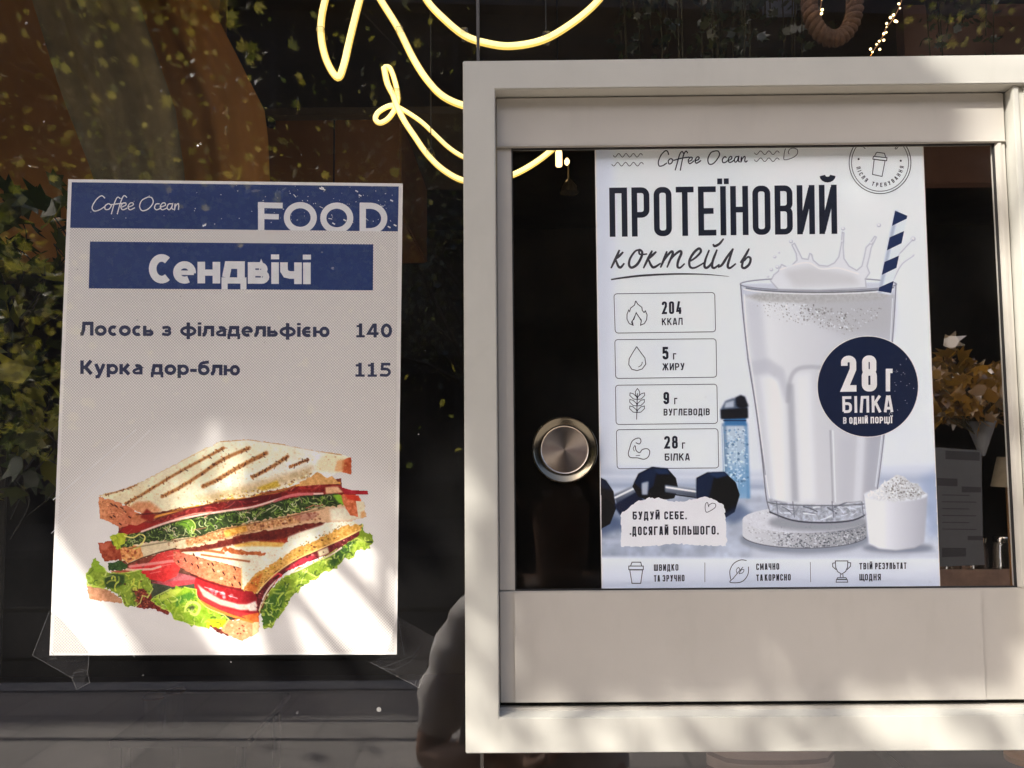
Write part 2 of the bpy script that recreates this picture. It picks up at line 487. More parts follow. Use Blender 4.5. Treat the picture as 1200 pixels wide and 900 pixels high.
def low(ch, t):
    """broad bold sans, cap height 1, x-height 0.75: (width, [(points, closed, weight)])"""
    h = t/2; x = 0.755; X = x-h*0.8; S = []; v = t; u = t*0.82
    W = {'с':.68,'о':.84,'е':.82,'н':.80,'д':.88,'в':.78,'ч':.76,'ь':.76,'з':.66,'ф':1.16,'л':.82,'а':.76,'є':.70,'ю':1.16,'р':.82,'к':.80,'у':.80,'б':.84,'-':.46,'С':.80,'Л':.92,'К':.90,'1':.62,'4':.84,'0':.82,'5':.76,'і':t}
    w = W[ch]; L, R, m = h, w-h, w/2; ry = (x-u)/2; cy = x/2
    def st(*p, c=False, k=None): S.append((list(p), c, k or v))
    el = lambda cx, cy_, rx, ry_, a0, a1, n=22: arcp(cx, cy_, rx, ry_, a0, a1, n)
    if ch == 'с': S.append((el(m+.04, cy, m-h+.04, ry, 52, 308), False, v*.94))
    elif ch == 'С': S.append((el(m+.05, .5, m-h+.05, .5-h*.9, 50, 310), False, v))
    elif ch == 'о': S.append((el(m, cy, m-h, ry, 0, 344), True, v*.96))
    elif ch == '0': S.append((el(m, .5, m-h, .5-h*.9, 0, 344), True, v*.96))
    elif ch == 'е': S.append(([(L, cy-.01)]+[(R+h*.4, cy-.01)], False, u*.72)); S.append((el(m, cy, m-h, ry, -6, 300), False, v*.94))
    elif ch == 'н': st((L, 0), (L, x)); st((R, 0), (R, x)); st((L, cy), (R, cy), k=u)
    elif ch == 'д': st((w*.17, u), (w*.27, X), (R*.92, X), (R*.92, u)); st((0, u/2), (w, u/2), k=u); st((h*.8, -.2), (h*.8, u), k=v*.8); st((w-h*.8, -.2), (w-h*.8, u), k=v*.8)
    elif ch == 'в':
        st((L, 0), (L, x)); q = (x-u)/4
        for top, bot, e in ((x-u/2, cy, .06), (cy, u/2, 0)):
            S.append(([(L, top), (R-q*1.2-e, top)]+el(R-q*1.2-e, (top+bot)/2, q*1.2, (top-bot)/2, 90, -90, 8)+[(L, bot)], False, u))
    elif ch == 'і': st((h, 0), (h, x)); st((h, .86), (h, 1.03), k=v*1.08)
    elif ch == 'ч': st((L, x), (L, x*.62), (L+.08, x*.46), (L+.22, x*.42), (R, x*.42)); st((R, 0), (R, x))
    elif ch == 'ь': st((L, 0), (L, x)); q = (x*.6-u)/2; S.append(([(L, x*.6-u/2), (R-q*1.2, x*.6-u/2)]+el(R-q*1.2, x*.3, q*1.2, q, 90, -90, 8)+[(L, u/2)], False, u))
    elif ch == 'з':
        q = (x-u)/4
        S.append(([(.02, X-.04)]+el(R-q*1.3-.02, x-u/2-q, q*1.3, q, 100, -90, 10)+[(w*.28, cy)], False, u)); S.append(([(w*.28, cy)]+el(R-q*1.3, u/2+q, q*1.3, q, 90, -100, 10)+[(.0, u/2+.05)], False, u))
    elif ch == 'ф': st((m, -.22), (m, 1.02)); S.append((el(m, cy, m-h, ry, 0, 346, 26), True, v*.86))
    elif ch == 'л': st((0, u/2), (w*.14, u*.55), (w*.25, x*.4), (w*.28, X), (R, X), (R, 0))
    elif ch == 'Л': st((0, u/2), (w*.14, u*.6), (w*.25, .45), (w*.28, 1-h*.8), (R, 1-h*.8), (R, 0))
    elif ch == 'а':
        S.append(([(R, 0), (R, x*.62)]+el(m+.02, x*.62, m-h-.02, x*.38-u/2, 0, 130, 9), False, v*.92)); S.append(([(R, x*.58), (m, x*.56)]+el(m-.04, x*.3, m-h-.04, x*.3-u*.45, 100, 270, 9)+[(m+.1, u*.5), (R, x*.2)], False, u*.9))
    elif ch == 'є': S.append((el(m+.05, cy, m-h+.05, ry, 52, 308), False, v*.94)); st((L, cy), (w*.86, cy), k=u*.8)
    elif ch == 'ю': st((L, 0), (L, x)); st((L, cy), (w*.42, cy), k=u); S.append((el(w*.68, cy, w*.32-h, ry, 0, 344), True, v*.92))
    elif ch == 'р': st((L, -.23), (L, x)); S.append((el(m, cy, m-h, ry, 0, 344), True, v*.9))
    elif ch == 'к': st((L, 0), (L, x)); st((L, cy*.98), (w*.42, cy), (w-h*1.15, x)); st((w*.36, cy*1.1), (w-h*.95, 0))
    elif ch == 'К': st((L, 0), (L, 1)); st((L, .48), (w*.42, .5), (w-h*1.15, 1)); st((w*.36, .54), (w-h*.95, 0))
    elif ch == 'у': st((h*.9, x), (m+.01, .03)); st((w-h*.9, x), (m-.03, -.04), (w*.36, -.18), (w*.12, -.2), k=v*.95)
    elif ch == 'б': S.append((el(m, x*.49, m-h, x*.49-u/2, 0, 344), True, v*.94)); S.append(([(L, x*.45), (L+.01, .68), (L+.1, .84), (w*.5, .92), (w*.92, .97)], False, v*.86))
    elif ch == '-': st((0, .34), (w, .34), k=v*.9)
    elif ch == '1': st((m, 0), (m, 1)); st((0, u*.42), (w, u*.42), k=u*.84); st((.02, .80), (m-.02, .82), (m, .98), k=u*.8)
    elif ch == '4': st((w, .28), (h*.8, .28), (w*.60, .96), k=u); st((w*.70, 0), (w*.70, 1))
    elif ch == '5': S.append(([(w*.92, 1-u/2), (L+.05, 1-u/2), (L+.03, .56)]+el(m-.02, .33, m-h+.02, .33-u/2, 105, -110, 14)+[(.0, u*.62)], False, u))
    return w, S

def bold(P, s, x0, x1, yb0, yb1, cap, t=0.2, gap=0.12, mi=0):
    """a line of broad bold type fitted from x0 to x1 on its baseline"""
    gs = [None if c == ' ' else low(c, t) for c in s]
    tot = sum(0.42 if g is None else g[0] for g in gs)+gap*(len(s)-1)
    k = (x1-x0)/tot; x = 0
    for g in gs:
        if g is not None:
            for pts, cl, wt in g[1]:
                P.rib([(x0+(x+p[0])*k, yb0+(yb1-yb0)*(x+p[0])/tot-p[1]*cap) for p in pts], wt*min(k, cap)**0.5*max(k, cap)**0.5, cl, mi)
        x += (0.42 if g is None else g[0])+gap

# ---- a small painter for the photographic parts of the prints
class Paint:
    def __init__(s, x0, y0, x1, y1, k, bg=None):
        s.x0, s.y0, s.k = x0, y0, k
        s.W, s.H = int((x1-x0)*k)+1, int((y1-y0)*k)+1
        s.c = np.zeros((s.H, s.W, 3)); s.a = np.zeros((s.H, s.W))
        if bg is not None: s.c[:] = bg; s.a[:] = 1
    def _bb(s, p, pad):
        x0 = max(0, int((p[:,0].min()-s.x0-pad)*s.k)); x1 = min(s.W, int((p[:,0].max()-s.x0+pad)*s.k)+2)
        y0 = max(0, int((p[:,1].min()-s.y0-pad)*s.k)); y1 = min(s.H, int((p[:,1].max()-s.y0+pad)*s.k)+2)
        return x0, x1, y0, y1
    def mask(s, pts, blur=0):
        p = np.array(pts, float)
        bb = s._bb(p, blur*2.5+1); x0, x1, y0, y1 = bb
        if x1 <= x0 or y1 <= y0: return None, bb
        acc = np.zeros((y1-y0, x1-x0)); sub = (0.17, 0.5, 0.83)
        for oy in sub:
            Y = s.y0+(np.arange(y0, y1)-0.5+oy)/s.k
            for ox in sub:
                X = s.x0+(np.arange(x0, x1)-0.5+ox)/s.k
                ins = np.zeros((len(Y), len(X)), bool)
                for i in range(len(p)):
                    (ax, ay), (bx, by) = p[i-1], p[i]
                    if ay == by: continue
                    r = (ay > Y) != (by > Y)
                    if r.any():
                        xi = ax+(Y[r]-ay)*(bx-ax)/(by-ay)
                        ins[r] ^= X[None, :] < xi[:, None]
                acc += ins
        acc /= 9
        if blur: acc = s.blur(acc, blur*s.k)
        return acc, bb
    @staticmethod
    def blur(a, r):
        r = max(1, int(r*0.6))
        for ax in (0, 1):
            for _ in range(3):
                q = np.pad(a, [(r+1, r) if i == ax else (0, 0) for i in range(2)], 'edge').cumsum(ax)
                a = (np.take(q, range(2*r+1, q.shape[ax]), ax)-np.take(q, range(0, q.shape[ax]-2*r-1), ax))/(2*r+1)
        return a
    def put(s, m, bb, col, op=1.0, alpha=True):
        if m is None: return
        x0, x1, y0, y1 = bb
        m = np.clip(m*op, 0, 1)
        v = s.c[y0:y1, x0:x1]; al = s.a[y0:y1, x0:x1]
        if not alpha: m = m*(al > 0.5)
        v[:] = v*(1-m[..., None])+col*m[..., None]
        if alpha: al[:] = np.maximum(al, m)
    def grid(s, bb):
        x0, x1, y0, y1 = bb
        return np.meshgrid(s.x0+np.arange(x0, x1)/s.k, s.y0+np.arange(y0, y1)/s.k)
    def fill(s, pts, col, grad=None, blur=0, op=1.0, grain=0, scale=3, rag=0, smooth=False, alpha=True):
        if smooth: pts = crom(pts, 5, True)
        if rag: pts = ragged(pts, rag)
        m, bb = s.mask(pts, blur)
        if m is None: return
        c = np.broadcast_to(np.array(col, float), m.shape+(3,)).copy()
        if grad:                                   # (second colour, from point, to point)
            c2, p, q = grad
            X, Y = s.grid(bb); d = np.array(q, float)-p
            t = np.clip(((X-p[0])*d[0]+(Y-p[1])*d[1])/(d@d), 0, 1)[..., None]
            c = c*(1-t)+np.array(c2, float)*t
        if grain:
            c += (vnoise(m.shape, scale*s.k)[..., None]-0.5)*2*grain + (vnoise(m.shape, scale*s.k*0.35)[..., None]-0.5)*grain
        s.put(m, bb, c, op, alpha)
    def line(s, pts, w, col, blur=0.4, op=1.0, smooth=False, alpha=False, w2=None):
        if smooth: pts = crom(pts, 5)
        p = np.array(pts, float)
        bb = s._bb(p, w+blur+1); x0, x1, y0, y1 = bb
        if x1 <= x0 or y1 <= y0: return
        X, Y = s.grid(bb); best = np.full(X.shape, -9.0)
        n = len(p)-1
        for i in range(n):
            a, b = p[i], p[i+1]; d = b-a; l = d@d+1e-9
            t = np.clip(((X-a[0])*d[0]+(Y-a[1])*d[1])/l, 0, 1)
            ww = w if w2 is None else w+(w2-w)*(i+t)/n
            best = np.maximum(best, ww/2-np.hypot(X-a[0]-t*d[0], Y-a[1]-t*d[1]))
        s.put(np.clip(best/max(blur, 0.3)+0.5, 0, 1), bb, np.array(col, float), op, alpha)
    def dots(s, n, region, rad, cols, op=0.8, alpha=False, sq=1.0):
        p = np.array(region, float)
        m, bb = s.mask(region)
        if m is None: return
        ys, xs = np.nonzero(m > 0.6)
        if not len(ys): return
        for i in RNG.integers(0, len(ys), n):
            x = s.x0+(xs[i]+bb[0])/s.k; y = s.y0+(ys[i]+bb[2])/s.k
            r = RNG.uniform(*rad)
            s.line([(x-r*sq*0.3, y), (x+r*sq*0.3, y+RNG.uniform(-1, 1)*r*0.3)], r*2, cols[RNG.integers(len(cols))], 0.6, op*RNG.uniform(0.6, 1), alpha=alpha)
    def curls(s, n, region, ln, w, cols, ang=None, op=0.8, bend=1.2):
        m, bb = s.mask(region)
        ys, xs = np.nonzero(m > 0.6)
        if not len(ys): return
        keep = s.c.copy()
        for i in RNG.integers(0, len(ys), n):
            x = s.x0+(xs[i]+bb[0])/s.k; y = s.y0+(ys[i]+bb[2])/s.k
            a = RNG.uniform(0, 6.28) if ang is None else math.radians(ang)+RNG.normal(0, 0.35)
            pts = [(x, y)]; db = RNG.normal(0, bend)
            l = RNG.uniform(*ln)/4
            for _ in range(4):
                a += db*0.5; x += math.cos(a)*l; y += math.sin(a)*l; pts.append((x, y))
            s.line(pts, RNG.uniform(*w), cols[RNG.integers(len(cols))], 0.6, op*RNG.uniform(0.5, 1), True)
        x0, x1, y0, y1 = bb
        full = np.zeros(s.a.shape); full[y0:y1, x0:x1] = m
        s.c = keep*(1-full[..., None])+s.c*full[..., None]
    def mesh(s, name, y, mat, parent, cut=0.5):
        H, W = s.H, s.W
        X, Y = np.meshgrid(s.x0+np.arange(W)/s.k, s.y0+np.arange(H)/s.k)
        ok = s.a > cut
        cell = ok[:-1, :-1] & ok[1:, :-1] & ok[:-1, 1:] & ok[1:, 1:]
        use = np.zeros((H, W), bool)
        use[:-1, :-1] |= cell; use[1:, :-1] |= cell; use[:-1, 1:] |= cell; use[1:, 1:] |= cell
        idx = np.full((H, W), -1); idx[use] = np.arange(use.sum())
        co = at(X[use], Y[use], y) - np.array(root_loc(parent))
        j, i = np.nonzero(cell)
        q = np.stack([idx[j, i], idx[j+1, i], idx[j+1, i+1], idx[j, i+1]], 1)
        me = bpy.data.meshes.new(name)
        me.vertices.add(len(co)); me.vertices.foreach_set('co', co.astype(np.float32).ravel())
        me.loops.add(q.size); me.loops.foreach_set('vertex_index', q.ravel().astype(np.int32))
        me.polygons.add(len(q)); me.polygons.foreach_set('loop_start', np.arange(0, q.size, 4, dtype=np.int32))
        at_ = me.color_attributes.new('print', 'FLOAT_COLOR', 'POINT')
        rgba = np.ones((len(co), 4), np.float32); rgba[:, :3] = s2l(np.clip(s.c[use], 0, 255))
        at_.data.foreach_set('color', rgba.ravel())
        me.update(); me.validate()
        o = bpy.data.objects.new(name, me); COL.objects.link(o)
        me.materials.append(mat); o.parent = parent
        return o

def vnoise(shape, cell):
    cell = max(1.2, cell)
    h, w = int(shape[0]/cell)+3, int(shape[1]/cell)+3
    g = RNG.random((h, w))
    y = np.arange(shape[0])/cell; x = np.arange(shape[1])/cell
    yi, xi = y.astype(int), x.astype(int); fy, fx = (y-yi)[:, None], (x-xi)[None, :]
    fy = fy*fy*(3-2*fy); fx = fx*fx*(3-2*fx)
    return (g[yi][:, xi]*(1-fy)*(1-fx)+g[yi+1][:, xi]*fy*(1-fx)+g[yi][:, xi+1]*(1-fy)*fx+g[yi+1][:, xi+1]*fy*fx)

def ragged(pts, amp):
    P = [np.array(p, float) for p in pts]; out = []
    for i in range(len(P)):
        a, b = P[i], P[(i+1) % len(P)]
        n = max(1, int(np.linalg.norm(b-a)/2.2))
        for k in range(n): out.append(a+(b-a)*k/n+(RNG.normal(0, amp, 2) if k else RNG.normal(0, amp*0.3, 2)))
    return out

m, N, L, P = new_mat('printed picture')
ca = N.new('ShaderNodeVertexColor'); ca.layer_name = 'print'
L.new(ca.outputs['Color'], P.inputs['Base Color'])
P.inputs['Roughness'].default_value = 0.5; P.inputs['Specular IOR Level'].default_value = 0.35
M['picture'] = m
# ------------------------------------------------------------------ the street
def bevel(o, w, seg=2, ang=40):
    b = bmesh.new(); b.from_mesh(o.data)
    es = [e for e in b.edges if len(e.link_faces) == 2 and e.calc_face_angle(0) > math.radians(ang)]
    bmesh.ops.bevel(b, geom=es, offset=w, segments=seg, affect='EDGES', clamp_overlap=True)
    b.to_mesh(o.data); b.free()
    return o

def slabs(name, rgb, sx, sy, var=0.16, joint=0.035):
    m, N, L, P = new_mat(name)
    tc = N.new('ShaderNodeTexCoord')
    br = N.new('ShaderNodeTexBrick')
    br.inputs['Scale'].default_value = 1.0
    br.inputs['Brick Width'].default_value = sx; br.inputs['Row Height'].default_value = sy
    br.inputs['Mortar Size'].default_value = joint*sy
    br.inputs['Color1'].default_value = (*[c*(1-var) for c in rgb], 1)
    br.inputs['Color2'].default_value = (*[c*(1+var) for c in rgb], 1)
    br.inputs['Mortar'].default_value = (*[c*0.72 for c in rgb], 1)
    L.new(tc.outputs['Object'], br.inputs['Vector'])
    n = noise(N, L, 3.2, 9, 0.72)
    mx = N.new('ShaderNodeMixRGB'); mx.blend_type = 'MULTIPLY'; mx.inputs[0].default_value = 0.6
    L.new(br.outputs['Color'], mx.inputs[1]); L.new(n.outputs['Fac'], mx.inputs[2])
    g = N.new('ShaderNodeBrightContrast'); g.inputs['Bright'].default_value = 0.06
    L.new(mx.outputs[0], g.inputs[0]); L.new(g.outputs[0], P.inputs['Base Color'])
    P.inputs['Roughness'].default_value = 0.85
    return m

mb = MB(); mb.add([(-900,-900,-0.13), (900,-900,-0.13), (900,900,-0.13), (-900,900,-0.13)], [(0,1,2,3)])
tag(mb.build('ground', plain('earth', (0.10, 0.09, 0.07), 0.95, 0.2, 0.4)), kind='structure')
mb = MB(); mb.box(-60, 60, -4.75, 0.16, -0.12, 0.0)
tag(mb.build('pavement', slabs('grey paving slabs', (0.50, 0.44, 0.38), 0.6, 0.4)), kind='structure')
mb = MB(); mb.box(-60, 60, -4.93, -4.752, -0.12, 0.012)
tag(mb.build('kerb', plain('granite kerb', (0.34, 0.33, 0.32), 0.8, 0.2, 40)), kind='structure')
mb = MB(); mb.add([(-60,-11.5,-0.12), (60,-11.5,-0.12), (60,-4.9,-0.12), (-60,-4.9,-0.12)], [(0,1,2,3)])
tag(mb.build('road', plain('asphalt', (0.042, 0.037, 0.032), 0.9, 0.25, 60, bump=0.3, spec=0.1)), kind='structure')
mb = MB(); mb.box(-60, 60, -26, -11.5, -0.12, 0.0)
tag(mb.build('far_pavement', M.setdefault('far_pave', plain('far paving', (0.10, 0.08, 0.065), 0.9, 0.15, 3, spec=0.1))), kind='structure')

rail = thing('shadow_railing', 'low dark railing added at the kerb to cast shadow lines on the mirrored pavement', 'railing', (-2.5, -4.5, 0))
M['iron'] = plain('dark painted iron', (0.012, 0.011, 0.010), 0.9, spec=0.08)  # the railing is added so its shadows draw thin lines on the pavement
for z, r in ((0.62, 0.018), (0.30, 0.014)):
    mb = MB(); mb.tube([(-6.2, -4.55, z), (0.6, -4.42, z)], r, 10); mb.build('rail', M['iron'], rail, smooth=40)
for x in (-6.1, -3.95, 0.55):
    i = (x+6.1)/1.32
    mb = MB(); mb.tube([(x, -4.548+i*0.026, 0.0), (x, -4.548+i*0.026, 0.66)], 0.026, 10); mb.build('post', M['iron'], rail, smooth=40)
# the building over the road: it keeps its side of the street in shade
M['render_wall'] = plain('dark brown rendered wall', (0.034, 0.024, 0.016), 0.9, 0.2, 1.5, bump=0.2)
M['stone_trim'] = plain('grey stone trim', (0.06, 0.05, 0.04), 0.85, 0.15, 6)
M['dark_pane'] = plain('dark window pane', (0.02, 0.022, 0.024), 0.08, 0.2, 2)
M['roof_tile'] = plain('dark roof tin', (0.06, 0.05, 0.048), 0.6, 0.2, 3)
bld = thing('apartment_building', 'tall dark brown apartment block across the street mirrored in the glass', 'building', (0, -16, 0))
bld_parts = []
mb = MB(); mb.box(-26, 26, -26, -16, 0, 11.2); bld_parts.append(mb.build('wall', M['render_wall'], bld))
mb = MB(); mb.box(-26.4, 26.4, -26.4, -15.6, 11.2, 11.6); bld_parts.append(mb.build('roof', M['roof_tile'], bld))
mb = MB()
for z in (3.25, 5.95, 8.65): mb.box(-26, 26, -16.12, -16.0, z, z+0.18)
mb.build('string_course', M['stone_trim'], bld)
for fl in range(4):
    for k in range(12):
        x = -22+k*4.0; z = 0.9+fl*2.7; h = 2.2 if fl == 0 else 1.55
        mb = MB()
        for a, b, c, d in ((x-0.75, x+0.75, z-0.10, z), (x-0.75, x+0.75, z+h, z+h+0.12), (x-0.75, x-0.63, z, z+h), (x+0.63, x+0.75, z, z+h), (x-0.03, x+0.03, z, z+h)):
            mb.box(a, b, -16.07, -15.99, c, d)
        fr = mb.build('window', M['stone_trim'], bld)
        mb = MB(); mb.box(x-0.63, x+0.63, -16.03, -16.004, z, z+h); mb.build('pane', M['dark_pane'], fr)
bld.rotation_euler.z = math.radians(-3.5)

# ---- trees
LEAF = [(0, 1.0), (20, .55), (38, .86), (58, .45), (80, .62), (110, .33), (180, .30), (250, .33), (280, .62), (302, .45), (322, .86), (340, .55)]
def leaf_mat(name, cols, gloss=0.12):
    m, N, L, P = new_mat(name); N.remove(P)
    out = [n for n in N if n.type == 'OUTPUT_MATERIAL'][0]
    g = N.new('ShaderNodeNewGeometry'); r = N.new('ShaderNodeValToRGB')
    el = r.color_ramp.elements
    while len(el) < len(cols): el.new(0.5)
    for i, c in enumerate(cols): el[i].position = i/(len(cols)-1); el[i].color = (*c, 1)
    L.new(g.outputs['Random Per Island'], r.inputs['Fac'])
    d = N.new('ShaderNodeBsdfDiffuse'); t = N.new('ShaderNodeBsdfTranslucent'); gl = N.new('ShaderNodeBsdfGlossy')
    gl.inputs['Roughness'].default_value = 0.28; gl.inputs['Color'].default_value = (0.7, 0.7, 0.7, 1)
    L.new(r.outputs['Color'], d.inputs[0]); L.new(r.outputs['Color'], t.inputs[0])
    m1 = N.new('ShaderNodeMixShader'); m1.inputs[0].default_value = 0.5
    L.new(d.outputs[0], m1.inputs[1]); L.new(t.outputs[0], m1.inputs[2])
    m2 = N.new('ShaderNodeMixShader'); m2.inputs[0].default_value = gloss
    L.new(m1.outputs[0], m2.inputs[1]); L.new(gl.outputs[0], m2.inputs[2])
    L.new(m2.outputs[0], out.inputs['Surface'])
    return m
M['leaf'] = leaf_mat('autumn leaves', [(0.12, 0.16, 0.02), (0.24, 0.25, 0.03), (0.42, 0.38, 0.04), (0.55, 0.46, 0.09)])
M['leaf_green'] = leaf_mat('green leaves', [(0.04, 0.07, 0.012), (0.08, 0.11, 0.02), (0.13, 0.15, 0.03), (0.26, 0.24, 0.04)])
M['bark'] = plain('tree bark', (0.10, 0.075, 0.05), 0.95, 0.35, 18, bump=0.8, bscale=40)

def leaves(mb, pos, size, face=None, spread=0.6):
    pos = np.asarray(pos, float); n = len(pos)
    ang = np.radians([a for a, _ in LEAF]); rad = np.array([r for _, r in LEAF])
    nrm = RNG.normal(0, 1, (n, 3))
    if face is not None: nrm = nrm*spread+np.array(face)
    nrm /= np.linalg.norm(nrm, axis=1)[:, None]
    t = RNG.normal(0, 1, (n, 3)); t -= nrm*(t*nrm).sum(1)[:, None]; t /= np.linalg.norm(t, axis=1)[:, None]
    b = np.cross(nrm, t)
    sz = size*RNG.uniform(0.6, 1.15, n)
    k = len(LEAF)
    for i in range(n):
        v = pos[i]+sz[i]*(np.outer(np.cos(ang)*rad, t[i])+np.outer(np.sin(ang)*rad, b[i])) + np.outer(-0.25*sz[i]*rad**2, nrm[i])
        mb.add(list(v), [tuple(range(k))])

def limb(mb, a, b, r0, r1, sag=0.0, wob=0.05, n=9, sides=8):
    a, b = np.array(a, float), np.array(b, float)
    L_ = np.linalg.norm(b-a); pts = []
    w = RNG.normal(0, wob*L_*0.3, (3, 3))
    for i in range(n):
        t = i/(n-1)
        p = a+(b-a)*t+np.array([0, 0, -sag*4*t*(1-t)])
        for q in range(3): p = p+w[q]*math.sin((q+1)*math.pi*t)/(q+1)
        pts.append(p)
    mb.tube(pts, [r0+(r1-r0)*i/(n-1) for i in range(n)], sides)
    return pts

SD = np.array(SUN_DIR[:])
def back(px, py, t):                         # where the thing stands that shades the shop front at (px, py)
    return at(px, py, 0.0)-SD*t

def inside(p, poly):
    c = False
    for i in range(len(poly)):
        (ax, ay), (bx, by) = poly[i-1], poly[i]
        if (ay > p[1]) != (by > p[1]) and p[0] < ax+(p[1]-ay)*(bx-ax)/(by-ay): c = not c
    return c
SHADE = [(-1350,-1050), (1900,-1050), (1900,-130), (1240,-60), (1075,20), (1068,66), (1105,108), (1170,215), (1196,420), (1225,600), (1225,846), (612,862), (596,780), (590,560),
         (560,500), (474,560), (474,640), (440,618), (395,590), (340,530), (300,490), (262,436), (236,436), (250,512), (206,572), (214,645), (180,668), (118,648), (66,606), (20,565), (-80,535), (-1350,540)]  # shade outline on the shop front that the crown's leaves are placed to cast

tr = thing('street_tree', 'autumn plane tree with low yellow green boughs beside the shop front', 'tree', (-3.7, -2.7, 0))
mb = MB(); top = limb(mb, (-3.7, -2.7, -0.02), (-3.2, -2.4, 4.7), 0.17, 0.11, 0, 0.05, 10, 12)
mb.build('trunk', M['bark'], tr, smooth=True)
hub = top[-1]
ends = [back(300, -250, 2.9), back(700, -80, 3.0), back(760, 250, 2.7), back(980, 500, 2.5), back(120, 260, 2.4), back(420, 330, 2.5), back(1000, 60, 2.9), back(500, 640, 2.45)]
for e in ends:
    mb = MB(); pts = limb(mb, hub, e, 0.055, 0.012, -0.1, 0.12)
    for j in (4, 5, 6, 7):
        limb(mb, pts[j], pts[j]+RNG.normal(0, 0.28, 3), 0.012, 0.004, 0, 0.15, 5, 6)
    mb.build('branch', M['bark'], tr, smooth=True)
# the boughs that draw the dark bars across the sunlit posters
for (a, b, r0, r1, t) in (((60, 560), (262, 850), 0.030, 0.027, 1.9), ((290, 655), (352, 840), 0.017, 0.015, 1.8), ((318, 670), (425, 800), 0.0075, 0.006, 1.4),
                          ((375, 640), (490, 765), 0.0085, 0.007, 1.4), ((400, 600), (470, 672), 0.006, 0.005, 1.4), ((440, 705), (520, 800), 0.006, 0.005, 1.4), ((230, 560), (330, 700), 0.004, 0.003, 1.4)):
    A, B_ = back(*a, t), back(*b, t)
    mb = MB(); mid = limb(mb, A, B_, r0, r1, 0, 0.02, 8)
    if r0 > 0.02: limb(mb, hub, A, 0.04, r0, -0.05, 0.08)
    else: limb(mb, back(420, 330, 2.5), A, r0*1.5, r0, 0, 0.06)
    mb.build('branch', M['bark'], tr, smooth=True)
mb = MB()
pts = []
for _ in range(50000):
    p = (RNG.uniform(-1350, 1900), RNG.uniform(-1050, 862))
    if p[1] < -600 and p[0] > 150: continue
    inner = -1300 < p[0] < 1260 and -1050 < p[1]
    if not inner and RNG.random() > 0.16: continue
    if all(inside((p[0]+dx, p[1]+dy), SHADE) for dx, dy in ((0,0), (27,0), (-27,0), (0,27), (0,-27))):
        pts.append(back(p[0], p[1], RNG.uniform(2.1, 3.1)))
for k in range(70):                          # thin leafage over the foot of the hatch: dappled light
    p = (RNG.uniform(600, 1250), RNG.uniform(850, 960)) if k > 12 else (RNG.uniform(545, 600), RNG.uniform(540, 900))
    pts.append(back(p[0], p[1], RNG.uniform(2.3, 3.1)))
leaves(mb, pts, 0.025, -SD, 0.5)
# hanging bough whose leaves are mirrored at the left edge of the glass
pts = []
def add_cluster(n, px, py, sp, Y0, Y1):
    for _ in range(n):
        pts.append(mir(RNG.normal(px, sp), RNG.normal(py, sp*1.3), RNG.uniform(Y0, Y1)))
for (px, py, sp, n) in ((20, 280, 22, 30), (45, 350, 24, 46), (15, 400, 26, 46), (45, 455, 22, 40), (12, 500, 22, 40), (-40, 420, 40, 70), (60, 520, 12, 12), (-30, 270, 40, 50)):
    add_cluster(n, px, py, sp, 1.9, 2.9)
for _ in range(420):
    pts.append(mir(RNG.uniform(-60, 345) if RNG.random() < 0.75 else RNG.uniform(345, 560), RNG.uniform(-40, 225), RNG.uniform(2.0, 7.5)))
for _ in range(230): pts.append(mir(RNG.uniform(-60, 350), RNG.uniform(-40, 230), RNG.uniform(1.9, 3.6)))
for _ in range(90): pts.append(mir(RNG.uniform(70, 540), RNG.uniform(215, 560), RNG.uniform(2.2, 4.5)))
for _ in range(60): pts.append(mir(RNG.uniform(1040, 1200), RNG.uniform(-20, 60), RNG.uniform(2.2, 4.5)))
leaves(mb, pts, 0.040)
mb.build('crown', M['leaf'], tr, recalc=False)
mb = MB()
limb(mb, hub, mir(-30, 230, 2.3), 0.04, 0.012, 0.15, 0.05)
limb(mb, mir(-30, 230, 2.3), mir(35, 520, 2.4), 0.012, 0.003, 0, 0.1)
limb(mb, mir(-10, 290, 2.3), mir(60, 380, 2.2), 0.006, 0.002, 0, 0.1)
for a_, b_ in (((-40, 60), (330, 190)), ((-30, -30), (240, 120)), ((60, -60), (150, 200)), ((200, -50), (330, 90)), ((330, -40), (470, 60))):
    tw = limb(mb, mir(*a_, 3.0), mir(*b_, 3.4), 0.010, 0.002, 0, 0.12)
    for q in (3, 4, 5, 6): limb(mb, tw[q], tw[q]+RNG.normal(0, 0.16, 3), 0.003, 0.0012, 0, 0.2, 5, 5)
mb.build('branch', M['bark'], tr, smooth=True)

def street_tree(x, y, h, rx, n, label, size):
    t = thing('street_tree', label, 'tree', (x, y, 0), 'trees along the far pavement')
    mb = MB(); tp = limb(mb, (x, y, -0.14), (x+0.15, y, h*0.55), 0.2, 0.11, 0, 0.04, 10, 10)
    mb.build('trunk', M['bark'], t, smooth=True)
    lf = MB(); br = MB(); P_ = []
    for k in range(14):
        a = RNG.uniform(0, 6.28); r = rx*RNG.uniform(0.4, 1)
        c = np.array([x+r*math.cos(a), y+r*0.8*math.sin(a), h*RNG.uniform(0.42, 0.98)])
        limb(br, tp[RNG.integers(5, 10)], c, 0.05, 0.012, -0.1, 0.12, 7, 6)
        s = rx*RNG.uniform(0.22, 0.36)
        P_ += list(c+RNG.normal(0, s, (n, 3))*np.array([1, 1, 0.7]))
    br.build('branch', M['bark'], t, smooth=True)
    leaves(lf, P_, size)
    lf.build('crown', M['leaf_green'], t, recalc=False)
street_tree(-4.9, -12.4, 6.6, 2.3, 170, 'leftmost green street tree on the far pavement mirrored in the window', 0.10)
street_tree(-0.6, -12.8, 7.2, 2.2, 150, 'middle green street tree on the far pavement mirrored in the window', 0.10)
